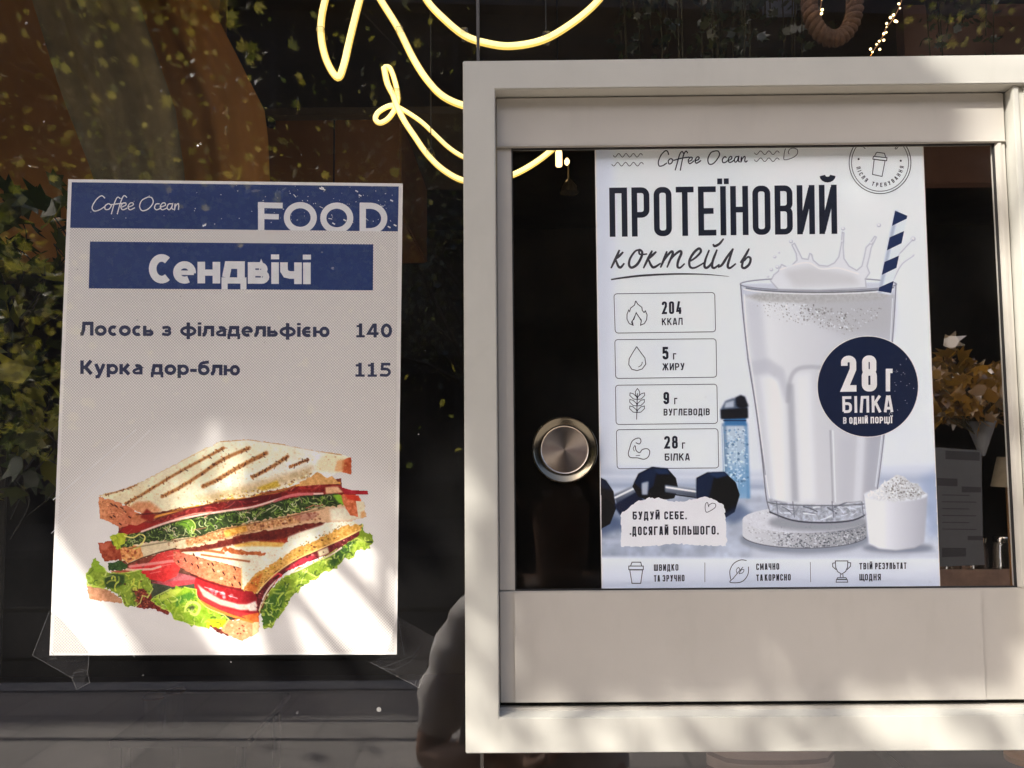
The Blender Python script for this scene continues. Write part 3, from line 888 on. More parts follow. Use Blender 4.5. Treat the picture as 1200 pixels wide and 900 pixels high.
street_tree(4.2, -12.2, 6.4, 2.2, 120, 'rightmost green street tree on the far pavement mirrored in the window', 0.10)

# ------------------------------------------------------------------ the shop front and the room behind it
M['brick'] = slabs('brown brick wall', (0.22, 0.13, 0.09), 0.25, 0.075)
X0, X1, Z0, Z1 = -1.75, 1.95, 0.55, 2.85
mb = MB()
ox = (-5.0, 5.0); oz = (-0.12, 4.4)
mb.box(ox[0], X0, 0.03, 0.28, 0.004, oz[1]); mb.box(X1, ox[1], 0.03, 0.28, 0.004, oz[1])
mb.box(X0, X1, 0.03, 0.28, 0.004, Z0); mb.box(X0, X1, 0.03, 0.28, Z1, oz[1])
tag(mb.build('shop_wall', M['brick']), 'brown brick shop wall round the big display window', 'wall')
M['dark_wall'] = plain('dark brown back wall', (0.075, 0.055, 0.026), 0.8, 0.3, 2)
M['brown_wall'] = plain('brown clay plaster', (0.36, 0.165, 0.040), 0.85, 0.22, 3, bump=0.3)
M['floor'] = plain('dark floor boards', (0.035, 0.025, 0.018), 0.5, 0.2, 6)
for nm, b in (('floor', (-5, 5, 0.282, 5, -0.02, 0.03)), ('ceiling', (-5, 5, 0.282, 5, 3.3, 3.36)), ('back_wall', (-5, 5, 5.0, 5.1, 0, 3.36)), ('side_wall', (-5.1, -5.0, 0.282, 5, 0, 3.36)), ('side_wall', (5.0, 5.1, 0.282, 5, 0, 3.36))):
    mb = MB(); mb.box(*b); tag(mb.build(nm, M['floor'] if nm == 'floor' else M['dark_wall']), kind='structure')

# hatch frame extents
YF = -0.035
def xa(pts, y): return float(np.mean([at(px, py, y)[0] for px, py in pts]))
def za(pts, y): return float(np.mean([at(px, py, y)[2] for px, py in pts]))
FL = xa([(541, 72), (547, 885)], YF); FT = za([(541, 72), (1200, 63)], YF); FB = za([(547, 885), (1200, 878)], YF)
FR = float(at(1262, 450, YF)[0])
IL = xa([(580, 107), (585, 829)], YF); IT = za([(580, 105), (1172, 97.5)], YF); IB = za([(585, 841), (1200, 838)], YF)
IR = FR-(IL-FL)
JX = float(at(560, 30, 0)[0])                 # joint between the two panes

# glass panes (the right one is cut out round the hatch)
w1 = thing('glass_pane', 'large left window pane with the sandwich menu behind it', 'window', (X0, 0, Z0))
mb = MB(); mb.box(X0, JX-0.0016, 0.0, 0.005, Z0, Z1); mb.build('pane', M['glass'], w1)
w2 = thing('glass_pane', 'right window pane cut out round the white serving hatch', 'window', (X1, 0, Z0))
mb = MB()
ho = [(JX+0.0016, Z0), (X1, Z0), (X1, Z1), (JX+0.0016, Z1)]
hl = FL+0.012
hi_ = [(hl, FB+0.012), (FR-0.012, FB+0.012), (FR-0.012, FT-0.012), (hl, FT-0.012)]
vs = [(x, y, z) for y in (0.0, 0.005) for ring in (ho, hi_) for x, z in ring]
fs = []
for i in range(4):
    j = (i+1) % 4
    fs += [(i, j, 4+j, 4+i), (8+i, 12+i, 12+j, 8+j), (i, 8+i, 8+j, j), (4+i, 4+j, 12+j, 12+i)]
# the joint runs behind the hatch, so the left strip of this pane is cut there
mb.add(vs, fs); mb.build('pane', M['glass'], w2)
M['silicone'] = plain('dark silicone', (0.05, 0.045, 0.04), 0.35)
for z0, z1 in ((FT+0.001, Z1), (Z0, FB-0.001)):
    mb = MB(); mb.box(JX-0.0014, JX+0.0014, 0.0006, 0.0044, z0, z1); mb.build('silicone_joint', M['silicone'], w1)

# ------------------------------------------------------------------ the serving hatch
hatch = thing('serving_hatch', 'white aluminium sliding serving hatch set into the shop window', 'hatch', (FL, YF, FB))
FO, FI = (FL, FR, FB, FT), (IL, IR, IB, IT)
oc = [(FL, FB), (FR, FB), (FR, FT), (FL, FT)]; ic = [(IL, IB), (IR, IB), (IR, IT), (IL, IT)]
mb = MB()
mb.add([(x, y, z) for y in (YF, 0.018) for rg in (oc, ic) for x, z in rg],
       [f for k in range(4) for f in ((k, (k+1) % 4, 4+(k+1) % 4, 4+k), (8+k, 12+k, 12+(k+1) % 4, 8+(k+1) % 4), (k, 8+k, 8+(k+1) % 4, (k+1) % 4), (4+k, 4+(k+1) % 4, 12+(k+1) % 4, 12+k))])
bevel(mb.build('frame', M['alu'], hatch), 0.0008)
YS = -0.020
mb = MB(); mb.box(IL+0.0002, IR-0.0002, -0.019, 0.017, IB-0.0006, IB+0.0022)      # sill track
bevel(mb.build('sill_track', M['alu_sash'], hatch), 0.0005)
mb = MB(); mb.box(IL+0.0004, IR-0.0004, -0.0115, 0.016, IB+0.0022, IB+0.0075)
mb.build('matt_black', M['matt_black'], hatch)  # black strip standing for the shaded gap beneath the sash rail
# the sliding sash
zb0 = za([(600, 823), (1150, 822)], YS); zb1 = za([(600, 692.5), (1178, 690)], YS)
zt0 = za([(598, 173.5), (1167, 165.5)], YS)
YG = -0.0150
xg0 = xa([(600, 200), (603, 690)], YS); xg1 = xa([(1167, 172), (1195, 688)], YS)
xs1 = xg1+0.0085
sash = None
mb = MB(); mb.box(IL+0.0006, xs1, YS+0.001, -0.0106, zb0, zb1)
bevel(mb.build('bottom_rail', M['alu_sash'], hatch), 0.0006)
xc0, xc1 = xa([(603, 760)], YS), xa([(1151, 692), (1155, 822)], YS)
mb = MB()
n = 8; r = 0.004
pts = [(xc0, zb0+0.0004), (xc1, zb0+0.0004)]+[(xc1-r+r*math.cos(math.radians(90*i/n)), zb1-0.0007-r+r*math.sin(math.radians(90*i/n))) for i in range(n+1)]+[(xc0, zb1-0.0007)]
N_ = len(pts)
mb.add([(x, YS-0.0003, z) for x, z in pts]+[(x, YS+0.0012, z) for x, z in pts], [tuple(range(N_)), tuple(range(2*N_-1, N_-1, -1))]+[(i, i+N_, (i+1) % N_+N_, (i+1) % N_) for i in range(N_)])
bevel(mb.build('reflection_plate', M['alu_sash'], hatch), 0.0004)  # added plate whose outline follows a light reflection on the rail
mb = MB(); mb.box(IL+0.0006, xs1, YS, -0.0106, zt0, IT-0.0012)
mb.box(IL+0.0006, xs1, YS-0.0012, YS+0.002, zt0-0.0002, zt0+0.0014)
bevel(mb.build('top_rail', M['alu_sash'], hatch), 0.0006)
mb = MB(); mb.box(IL+0.0006, xg0, YS+0.0022, -0.0106, zb1+0.0003, zt0-0.0004)
bevel(mb.build('stile', M['alu_sash'], hatch), 0.0006)
mb = MB(); mb.box(xg1, xs1, YS+0.001, -0.0106, zb1+0.0003, zt0-0.0004)
mb.box(xg1+0.0012, xs1-0.004, YS-0.0005, YS+0.002, zb1+0.0003, zt0-0.0004)
bevel(mb.build('stile', M['alu_sash'], hatch), 0.0006)
mb = MB(); mb.box(xg0-0.002, xg1+0.002, YG, -0.0114, zb1-0.002, zt0+0.002)
mb.build('glass', M['glass_sash'], hatch)
mb = MB()
for a in ((xg0, xg0+0.0012, zb1+0.0012, zt0-0.0012), (xg1-0.0012, xg1, zb1+0.0012, zt0-0.0012), (xg0, xg1, zt0-0.0012, zt0), (xg0, xg1, zb1, zb1+0.0012)):
    mb.box(a[0], a[1], YG-0.0024, YG-0.0001, a[2], a[3])
mb.build('glazing_bead', M['matt_black'], hatch)
# meeting stile of the second sash, nearer the street
xm0 = xs1+0.0022; xm1 = xm0+0.0150
mb = MB(); mb.box(xm0, xm1, YF+0.006, -0.0045, IB+0.0024, IT-0.0002)
mb.box(xm0-0.0012, xm0+0.004, YF+0.0035, YF+0.008, IB+0.0026, IT-0.0004)
bevel(mb.build('meeting_stile', M['alu'], hatch), 0.0007)
mb = MB(); mb.box(xm1+0.0002, IR-0.001, -0.022, -0.018, IB+0.003, IT-0.002)
mb.build('glass', M['glass_sash'], hatch)
# finger pull
hc = at(661.5, 527, YG-0.0002); k = 0.684/FPX*0.99
hx, hz = float(hc[0]), float(hc[2])
mb = MB()
mb.lathe([(0.0280, 0), (0.0287, -0.0006), (0.0288, -0.0022), (0.0283, -0.0030), (0.0274, -0.0031), (0.0268, -0.0026), (0.0258, -0.0022), (0.0240, -0.0012), (0.0222, -0.0006), (0.0213, -0.0004), (0.0211, 0)], (hx, YG-0.0002, hz), 'y', 72)
pull = mb.build('finger_pull', M['steel_dark'], hatch, smooth=50)
mm, N, L, P = new_mat('turned steel dish')
P.inputs['Base Color'].default_value = (0.60, 0.53, 0.45, 1); P.inputs['Metallic'].default_value = 1; P.inputs['Roughness'].default_value = 0.27
P.inputs['Anisotropic'].default_value = 0.9
tg = N.new('ShaderNodeTangent'); tg.direction_type = 'RADIAL'; tg.axis = 'Y'
L.new(tg.outputs[0], P.inputs['Tangent'])
mb = MB()
mb.lathe([(0.0209, -0.0004), (0.0209, -0.0021), (0.0205, -0.0025), (0.0200, -0.0022), (0.0197, -0.0014), (0.012, -0.00135), (0.0015, -0.0013)], (hx, YG-0.0002, hz), 'y', 72)
dish = mb.build('dish', mm, pull, smooth=40)
# the tangent field turns about the dish's own centre
for v in dish.data.vertices: v.co -= Vector((hx, YG-0.0002, hz))-root_loc(hatch)
dish.location = Vector((hx, YG-0.0002, hz))-root_loc(hatch)
# ------------------------------------------------------------------ the sandwich menu behind the left pane
YL = 0.0080
LQ = [(80, 210), (472, 215), (465, 767), (58, 768)]
menu = thing('menu_poster', 'white food menu poster with a toasted sandwich picture and blue bands', 'poster', at(262, 767, YL))
mb = MB(); mb.plate(LQ, YL, YL+0.0004); mb.build('paper', M['paper'], menu)
# halftone field
mm, N, L, P = new_mat('halftone dot print')
tc = N.new('ShaderNodeTexCoord'); sp = N.new('ShaderNodeSeparateXYZ'); L.new(tc.outputs['Object'], sp.inputs[0])
def mth(N, L, op, a, b=None, clamp=False):
    n = N.new('ShaderNodeMath'); n.operation = op; n.use_clamp = clamp
    for i, v in enumerate((a, b)):
        if v is None: continue
        if isinstance(v, (int, float)): n.inputs[i].default_value = v
        else: L.new(v, n.inputs[i])
    return n.outputs[0]
kk = 2*math.pi/0.00262
sx = mth(N, L, 'SINE', mth(N, L, 'MULTIPLY', sp.outputs['X'], kk)); sz = mth(N, L, 'SINE', mth(N, L, 'MULTIPLY', sp.outputs['Z'], kk))
dotv = mth(N, L, 'ADD', mth(N, L, 'MULTIPLY', mth(N, L, 'MULTIPLY', sx, sz), 0.9), 0.5, True)
pc = at(268, 640, YL)-at(262, 767, YL)
dx = mth(N, L, 'DIVIDE', mth(N, L, 'SUBTRACT', sp.outputs['X'], float(pc[0])), 0.155); dz = mth(N, L, 'DIVIDE', mth(N, L, 'SUBTRACT', sp.outputs['Z'], float(pc[2])), 0.105)
rad = mth(N, L, 'SQRT', mth(N, L, 'ADD', mth(N, L, 'POWER', dx, 2.0), mth(N, L, 'POWER', dz, 2.0)))
fade = mth(N, L, 'MULTIPLY', mth(N, L, 'SUBTRACT', rad, 0.80), 3.0, True)
mx = N.new('ShaderNodeMixRGB'); mx.inputs[1].default_value = (0.93, 0.895, 0.83, 1); mx.inputs[2].default_value = (0.47, 0.445, 0.405, 1)
L.new(mth(N, L, 'MULTIPLY', mth(N, L, 'SUBTRACT', 1.0, dotv), mth(N, L, 'ADD', mth(N, L, 'MULTIPLY', fade, 0.80), 0.0)), mx.inputs[0])
L.new(mx.outputs[0], P.inputs['Base Color']); P.inputs['Roughness'].default_value = 0.5; P.inputs['Specular IOR Level'].default_value = 0.35
pr = Print(YL-0.0003); pr.poly([(82.2, 267.2), (466.3, 271.4), (461.5, 763.5), (62, 764.5)]); pr.build('halftone_field', mm, menu)
pr = Print(YL-0.00005); pr.poly([(84, 213.5), (467.3, 218.5), (466.3, 271.2), (82.2, 267)]); band = pr.build('header_band', M['navy'], menu)
pr = Print(YL-0.00038); pr.poly([(105.5, 283), (437.5, 286.3), (437, 340.2), (104, 338)]); box = pr.build('title_panel', M['navy'], menu)
# brand script on the band
W_ = lambda z: [(60+x/2.857, 200+y/2.857) for x, y in z]
pr = Print(YL-0.0002)
for s_ in ([(180,92),(168,84),(150,98),(137,122),(144,135),(162,131),(178,121)], [(192,110),(181,117),(181,129),(193,129),(201,117),(192,110)],
           [(232,94),(222,89),(212,108),(201,146)], [(254,90),(243,84),(232,107),(221,146)], [(198,114),(222,111),(251,108)],
           [(236,122),(250,115),(249,108),(240,109),(233,121),(240,131),(254,125)], [(259,122),(274,115),(273,108),(264,109),(257,121),(264,131),(280,124)],
           [(325,88),(304,99),(296,119),(305,134),(325,128),(341,108),(337,91),(325,88)], [(363,111),(351,112),(346,124),(353,131),(366,126)],
           [(366,122),(382,116),(380,108),(371,110),(365,122),(372,131),(387,125)], [(405,111),(393,112),(388,124),(395,131),(403,122),(407,110),(404,126),(411,130)],
           [(415,110),(413,131),(416,119),(425,110),(427,118),(426,131)]):
    pr.rib(W_(s_), 1.25, smooth=True)
pr.build('script_lettering', M['white_ink'], menu)
# FOOD, cut off by the lower edge of the band (the halftone field lies over its foot)
pr = Print(YL-0.00012)
def V_(pts): return [(60+x/2.857, 200+y/2.857) for x, y in pts]
def ell(cx, cy, rx, ry, a0=0, a1=355, n=44): return [(cx+rx*math.cos(math.radians(a0+(a1-a0)*i/n)), cy+ry*math.sin(math.radians(a0+(a1-a0)*i/n))) for i in range(n+1)]
pr.rib(V_([(703,206),(703,105)]), 7.4); pr.rib(V_([(692,115.5),(775,117)]), 6.6); pr.rib(V_([(703,153),(762,154.5)]), 6.2)
pr.rib(V_(ell(834, 157, 45, 41.5)), 7.2, True); pr.rib(V_(ell(956, 158.5, 45, 41.5)), 7.2, True)
pr.rib(V_([(1043,208),(1043,110)]), 7.4)
pr.rib(V_([(1033,117),(1066,117.5)]+ell(1068, 160, 47, 42.5, -88, 88, 24)+[(1040,203)]), 7.2)
pr.build('heading', M['white_ink'], menu)
pr = Print(YL-0.00046); bold(pr, 'Сендвічі', 174.5, 364, 331.6, 333, 33.5, 0.265, 0.05); pr.build('title_lettering', M['white_ink'], menu)
pr = Print(YL-0.00038)
bold(pr, 'Лосось з філадельфією', 94, 386.5, 393.2, 395, 15.8, 0.25, 0.07)
pr.build('item_name', M['slate'], menu); pr = Print(YL-0.00038)
bold(pr, '140', 417.5, 459.5, 395.4, 395.6, 16.4, 0.235, 0.16)
pr.build('item_price', M['slate'], menu); pr = Print(YL-0.00038)
bold(pr, 'Курка дор-блю', 94, 281.5, 438.2, 440, 15.9, 0.25, 0.07)
pr.build('item_name', M['slate'], menu); pr = Print(YL-0.00038)
bold(pr, '115', 416.5, 458.5, 441.4, 441.6, 16.4, 0.235, 0.20)
pr.build('item_price', M['slate'], menu)
# white flecks over the band and thin white lines beside the sandwich
pr = Print(YL-0.00040)
for _ in range(95):
    x = RNG.uniform(88, 464) if RNG.random() < 0.4 else RNG.uniform(300, 464); y = RNG.uniform(217, 264)
    a = RNG.normal(0.6, 0.5); l = RNG.choice([0.5, 0.9, 1.4, 4.5], p=[.45, .35, .13, .07])
    pr.rib([(x, y), (x+math.cos(a)*l, y+math.sin(a)*l)], RNG.uniform(0.5, 1.0))
for x, y in ((376, 221), (378, 220), (379.5, 222), (418, 224), (422, 229), (391, 262), (404, 258), (459, 235), (463, 264), (456, 266)):
    pr.rib([(x-1.6, y-0.8), (x+1.6, y+0.9)], 1.5)
pr.rib([(62, 586), (160, 503)], 0.8); pr.rib([(66, 610), (176, 504)], 0.7); pr.rib([(60, 625), (120, 566)], 0.5)
tag(pr.build('white_fleck', M['white_ink'], menu), kind='stuff')

# ---- the printed sandwich
K = 2.0
S = Paint(96, 508, 444, 758, K)
CREAM, CRUST, GRILL = (240, 228, 196), (222, 150, 96), (140, 80, 34)
LET, LETD, LETL = (140, 164, 50), (52, 84, 28), (205, 222, 96)
# lower sandwich, from the back to the front
S.fill([(140,606),(400,560),(404,600),(420,618),(300,690),(210,674),(152,680),(136,650),(138,628)], (132,62,40), grain=22)
S.fill([(142,668),(230,660),(300,690),(304,722),(266,728),(182,704),(142,690)], (104,62,46), grain=22)
let_r = [(308,736),(304,716),(312,698),(326,680),(345,668),(370,658),(395,643),(412,628),(416,616),(424,613),(427,622),(437,627),(437,637),(429,645),(419,645),(414,654),(400,659),(391,667),(378,672),(364,681),(352,690),(341,701),(334,714),(324,728),(318,736)]
S.fill(let_r, LET, rag=1.2, grain=18, scale=4)
S.fill([(306,734),(305,714),(316,700),(330,686),(336,694),(330,712),(322,728)], (74,112,34), blur=2, alpha=False)
S.fill([(395,642),(412,628),(417,634),(405,652),(392,664),(384,662)], (60,96,34), blur=2, alpha=False)
S.curls(60, let_r, (6, 14), (1.0, 2.2), [LETL, (225,236,130), (178,206,70)], op=0.85)
S.curls(34, let_r, (5, 12), (1.0, 2.4), [LETD, (84,120,30), (36,60,22)], op=0.8)
let_l = [(100,674),(107,664),(108,656),(113,655),(121,664),(127,671),(150,671),(163,668),(176,680),(179,690),(173,700),(167,698),(158,712),(146,711),(142,700),(126,691),(102,686)]
S.fill([(101,683),(125,690),(143,702),(143,707),(125,705),(105,703)], (206,150,112), grain=14, rag=0.5)
S.fill([(156,690),(177,692),(201,712),(198,721),(180,714),(160,712)], (128,40,26), grain=30, scale=2, rag=0.8)
S.fill([(176,684),(215,678),(232,684),(232,700),(250,708),(275,722),(266,730),(240,726),(200,716),(178,704)], (76,84,62), grain=16, scale=4)
S.fill([(178,683),(208,671),(230,676),(230,683),(200,687)], (168,80,86), grain=14, grad=((196,110,112),(190,675),(215,688)))
S.fill([(186,682),(228,679),(228,684),(202,688)], (205,78,84), grain=10)
S.fill([(168,665),(188,646),(212,644),(214,660),(207,675),(192,682),(171,678),(150,668),(160,660)], (222,44,46), grad=((236,84,74),(180,680),(205,645)), grain=12)
S.line([(152,664),(175,661),(205,657)], 3.2, (246,150,140), 1.5, smooth=True)
S.line([(150,668),(178,667),(188,664)], 2.4, (246,190,170), 1.0)
S.fill([(129,669),(155,667),(163,676),(158,680),(140,683)], (188,92,70), grain=12)
S.line([(129,669),(145,666.5),(160,669)], 2.6, (236,190,160), 0.8)
S.fill(let_l, LET, rag=1.0, grain=16, scale=4)
S.fill([(122,678),(132,672),(146,674),(146,684),(134,690),(124,688)], (52,78,26), blur=1.5, alpha=False)
S.fill([(154,690),(166,690),(168,700),(158,706)], (74,50,24), blur=1.5, alpha=False)
S.curls(32, let_l, (6, 13), (1.0, 2.4), [LETL, (222,220,90), (180,206,80)], op=0.9)
S.curls(16, let_l, (5, 10), (1.0, 2.2), [LETD, (96,124,28)], op=0.8)
S.dots(5, let_l, (0.8, 1.4), [(80,40,20)])
S.fill([(158,692),(168,690),(176,698),(174,711),(160,711)], (118,44,26), grain=40, scale=1.6, rag=1.0)
S.dots(26, [(157,692),(176,694),(176,712),(160,712)], (0.5, 1.1), [(200,90,60),(70,20,14),(220,130,90)])
S.fill([(108,664),(107,654),(112,655),(122,664),(126,671),(112,670)], (150,182,50), alpha=False, blur=1)
S.fill([(126,660),(140,657),(150,662),(146,668),(128,669)], (58,88,34), grain=18, scale=2, rag=0.8)
let_m = [(177,704),(186,697),(200,690),(216,688),(230,691),(231,700),(241,711),(256,718),(268,726),(262,736),(240,736),(220,731),(204,726),(198,716),(184,709)]
S.fill(let_m, (150,186,44), rag=1.1, grain=16, scale=4)
S.fill([(180,702),(200,691),(216,689),(206,698),(192,703)], (200,214,84), blur=1, alpha=False)
S.fill([(206,700),(222,694),(229,696),(226,702),(214,706),(206,712)], (86,140,36), blur=1.5, alpha=False)
S.fill([(243,726),(266,727),(262,736),(242,736)], (222,208,30), blur=1, alpha=False)
S.curls(26, let_m, (6, 14), (1.0, 2.2), [LETL, (226,236,120), (190,214,70)], op=0.9)
S.curls(14, let_m, (5, 11), (1.0, 2.0), [(84,128,30), LETD], op=0.7)
S.line([(217,716),(220,708),(228,706),(234,711),(230,720),(224,719)], 3.2, (216,232,110), 0.8, smooth=True)
S.fill([(220,712),(225,709),(229,711),(226,716)], (84,96,50), blur=1)
# bottom crust corner
S.fill([(245,733),(258,737),(272,744),(268,746),(254,741)], (120,44,30), grain=20, rag=0.6)
S.fill([(258,737),(266,727),(280,726),(303,721),(304,736),(300,743),(291,748),(284,752),(272,747)], (230,160,112), grain=16, scale=2.5, rag=0.7)
S.fill([(296,728),(304,723),(303,741),(296,746)], (228,206,150), grain=10)
S.dots(12, [(268,729),(292,728),(292,744),(272,744)], (0.7, 1.3), [(130,50,30), (90,40,26), (250,220,180)])
# big tomato slice in front
tom = [(228,681),(233,675),(245,679),(262,685),(284,689),(302,692),(305,712),(303,722),(285,722),(262,715),(240,706),(230,694)]
S.fill(tom, (200,38,44), grad=((150,24,34),(235,700),(300,694)), grain=12, smooth=True)
S.fill([(231,684),(238,690),(258,702),(280,708),(302,708),(302,714),(282,715),(258,709),(238,699)], (246,196,176), blur=1.4, alpha=False, grain=14)
S.fill([(230,690),(240,701),(262,712),(290,719),(303,719),(302,724),(284,723),(258,715),(236,702)], (226,60,60), blur=0.8, alpha=False)
S.dots(18, [(244,689),(272,697),(270,703),(250,697)], (0.8, 1.8), [(238,130,140), (250,180,180), (160,24,40)])
S.fill([(290,708),(300,704),(301,716),(292,716)], (236,214,200), blur=1.5, grain=20, alpha=False)
S.line([(234,704),(250,713),(270,721),(296,729)], 3.0, (238,140,60), 0.8, smooth=True, alpha=True)
S.fill([(283,722),(303,718),(304,729),(297,729)], (228,116,50), grain=12)
# meat and cheese down the right-hand cut
meat = [(300,696),(312,680),(330,667),(350,655),(370,646),(395,633),(420,619),(421,627),(402,640),(386,650),(366,657),(342,667),(326,679),(316,692),(309,710),(303,718)]
S.fill(meat, (112,30,34), grain=26, scale=2.5, rag=0.6)
S.fill([(334,668),(352,655),(370,650),(366,656),(348,668)], (212,56,74), blur=0.8, alpha=False)
S.fill([(372,646),(384,641),(386,648),(374,653)], (230,210,170), blur=0.8, alpha=False)
S.line([(304,715),(310,698),(320,684),(334,674),(350,668),(372,657),(388,650),(400,642)], 1.9, (240,214,196), 0.7, smooth=True)
S.line([(318,677),(326,672),(330,674),(322,684)], 2.2, (226,70,80), 0.8)
S.dots(30, meat, (0.5, 1.3), [(176,70,74), (70,14,20), (226,150,140)])
# lower sandwich's upper slice
top2 = [(209,648),(245,640),(270,636),(300,631),(335,624),(360,615),(385,611),(412,609),(425,617),(415,621),(400,627),(380,636),(355,646),(335,655),(320,666),(300,681),(288,692),(283,690),(283,666),(262,660),(240,655),(222,650)]
S.fill(top2, (236,224,190), grad=((250,240,214),(250,640),(320,660)), grain=9, scale=6, rag=0.3)
S.fill([(284,691),(296,676),(306,669),(325,656),(345,644),(380,628),(405,616),(426,615),(418,624),(400,632),(375,643),(345,655),(325,668),(310,682),(301,695)], (226,170,84), grain=24, scale=2, rag=0.9)
S.line([(301,695),(312,682),(328,668),(348,655),(375,643),(400,632),(422,621)], 1.6, (246,206,130), 0.6, smooth=True)
S.fill([(286,691),(297,678),(308,671),(303,684),(300,694)], (214,120,48), blur=1.2, alpha=False, grain=16)
S.dots(50, [(290,684),(330,652),(380,630),(405,618),(404,626),(340,656),(304,688)], (0.4, 1.2), [(150,90,30), (250,226,130), (110,60,24), (214,190,60)])
S.dots(30, [(330,650),(365,630),(400,614),(405,620),(360,642)], (0.4, 0.9), [(120,100,60), (160,130,70)])
for pts, w in (([(236,650),(256,653),(278,656),(292,658)], 2.2), ([(212,645),(240,645),(262,648)], 3.0)):
    S.line(pts, w, (176,98,52), 1.2, 0.9, True)
S.fill([(262,641),(285,645),(312,648),(310,651),(282,650),(258,646)], (198,110,58), rag=0.6, alpha=False, grain=20)
S.fill([(296,632),(316,627),(336,626),(338,635),(325,640),(310,638)], (176,66,34), rag=0.8, alpha=False, grain=28, scale=2)
S.fill([(272,636),(300,634),(334,636),(330,641),(300,640),(276,641)], (240,190,96), blur=0.8, alpha=False, grain=20)
cr2 = [(203,646),(222,650),(240,655),(262,660),(283,666),(284,690),(262,686),(240,679),(224,672),(210,664),(203,657)]
S.fill(cr2, (226,146,100), grad=((230,120,96),(250,660),(210,655)), grain=14, scale=2.5, rag=0.4)
for x, y, l in ((227,650,1.6),(231,654,1.6),(249,661,2.2),(250,668,2.6),(262,672,2.6),(275,666,2.4),(275,677,2.0),(281,684,2.6),(225,661,1.4),(232,664,2.4),(217,656,3.0),(209,658,1.5),(272,685,1.5),(244,661,1.2)):
    S.line([(x-l*0.3, y-l*0.6), (x+l*0.4, y+l*0.7)], 1.7, (84,32,20), 0.6)
for x, y in ((257,670),(236,660),(259,678)): S.dots(1, [(x-1,y-1),(x+1,y-1),(x+1,y+1),(x-1,y+1)], (1.4, 1.7), [(226,60,60), (250,220,190)])
S.line([(283,666),(283.5,690)], 1.4, (246,206,140), 0.6)
# shadow between the two sandwiches
S.fill([(206,646),(232,642),(262,634),(300,624),(340,617),(384,609),(378,615),(350,624),(336,630),(316,634),(296,634),(262,641),(232,646)], (112,34,20), blur=0.8, grain=18)
# upper sandwich: lower slice
s2 = [(139,641),(165,636),(200,632),(232,627),(262,617),(300,609),(345,600),(378,592),(405,589),(426,588),(430,606),(412,611),(386,612),(360,613),(336,618),(302,623),(264,632),(232,641),(206,643),(188,648),(166,655),(150,661),(142,656)]
S.fill(s2, (232,212,172), grad=((224,182,140),(200,650),(300,640)), grain=12, scale=4, rag=0.7)
S.fill([(216,633),(262,619),(310,611),(352,602),(352,612),(310,620),(264,630),(220,640)], (206,150,98), blur=1.6, alpha=False, grain=30, scale=1.8)
S.dots(150, [(190,636),(262,618),(340,603),(378,596),(376,608),(310,621),(262,632),(206,643)], (0.4, 1.3), [(128,66,40), (244,206,150), (176,98,60), (96,40,26), (250,226,190)], sq=0.8)
S.fill([(262,622),(288,615),(290,622),(264,630)], (240,176,70), blur=1.5, alpha=False, grain=30, op=0.8)
S.fill([(340,606),(352,600),(374,601),(368,608),(352,611)], (170,100,90), blur=1.2, op=0.5, alpha=False)
S.fill([(386,596),(408,594),(426,597),(428,606),(410,610),(388,611)], (240,228,200), blur=2, alpha=False, grain=8)
S.fill([(139,641),(150,638),(165,641),(168,652),(150,660),(143,655)], (230,156,92), grain=30, scale=2, rag=0.5, alpha=False)
S.dots(16, [(141,642),(164,642),(164,654),(146,657)], (0.6, 1.4), [(170,60,30), (246,206,120), (120,40,20)])
S.fill([(114,636),(131,634),(141,643),(143,656),(122,658),(117,648)], (172,78,46), grain=24, scale=3, rag=0.5)
S.fill([(116,637),(130,636),(126,644),(119,645)], (204,110,80), blur=1.2, alpha=False)
S.line([(150,661),(166,654),(188,647),(206,642.5)], 1.3, (90,50,26), 0.7)
# green layer
g1 = [(129,630),(150,626),(185,614),(215,610),(250,600),(300,592),(340,583),(380,576),(402,576),(408,590),(380,594),(340,603),(300,611),(262,619),(232,628),(195,633),(165,636),(150,642),(133,640)]
S.fill(g1, (54,72,26), grain=22, scale=3, rag=0.8)
S.curls(75, g1, (4, 11), (0.8, 1.5), [(166,190,90), (214,222,160), (120,160,50), (96,140,40)], op=0.85)
S.curls(30, g1, (4, 9), (0.9, 1.8), [(26,40,14), (40,58,20)], op=0.8)
S.fill([(206,613),(214,607),(223,609),(229,616),(226,625),(219,622),(214,616)], (120,164,44), blur=0.5, rag=0.6)
S.line([(206,613),(215,607.5),(225,610),(229,617),(226,625)], 1.3, (200,216,110), 0.6, smooth=True)
S.line([(210,613),(218,613),(223,620)], 1.0, (60,92,24), 0.6, smooth=True)
S.curls(110, g1, (5, 12), (0.6, 1.1), [(220,228,170), (170,196,96), (236,220,196), (128,160,60)], op=0.9, bend=1.6)
S.curls(24, g1, (8, 16), (0.7, 1.3), [(214,120,110), (236,196,176)], ang=-14, op=0.75, bend=0.4)
S.curls(60, g1, (4, 10), (0.7, 1.2), [(196,214,130), (228,232,180), (150,184,70)], op=0.9, bend=1.8)
S.fill([(128,628),(138,624),(150,626),(146,637),(138,645),(133,637)], (186,198,50), grain=18, rag=0.7)
S.line([(146,628),(156,630),(164,626),(170,630),(164,640),(157,643)], 1.6, (236,226,130), 0.6, smooth=True)
S.fill([(390,580),(402,578),(408,588),(402,592),(394,586)], (142,190,50), blur=0.6, rag=0.5)
S.curls(10, [(128,627),(150,625),(146,640),(136,645)], (5, 9), (0.9, 1.6), [(230,226,100), (120,150,30)])
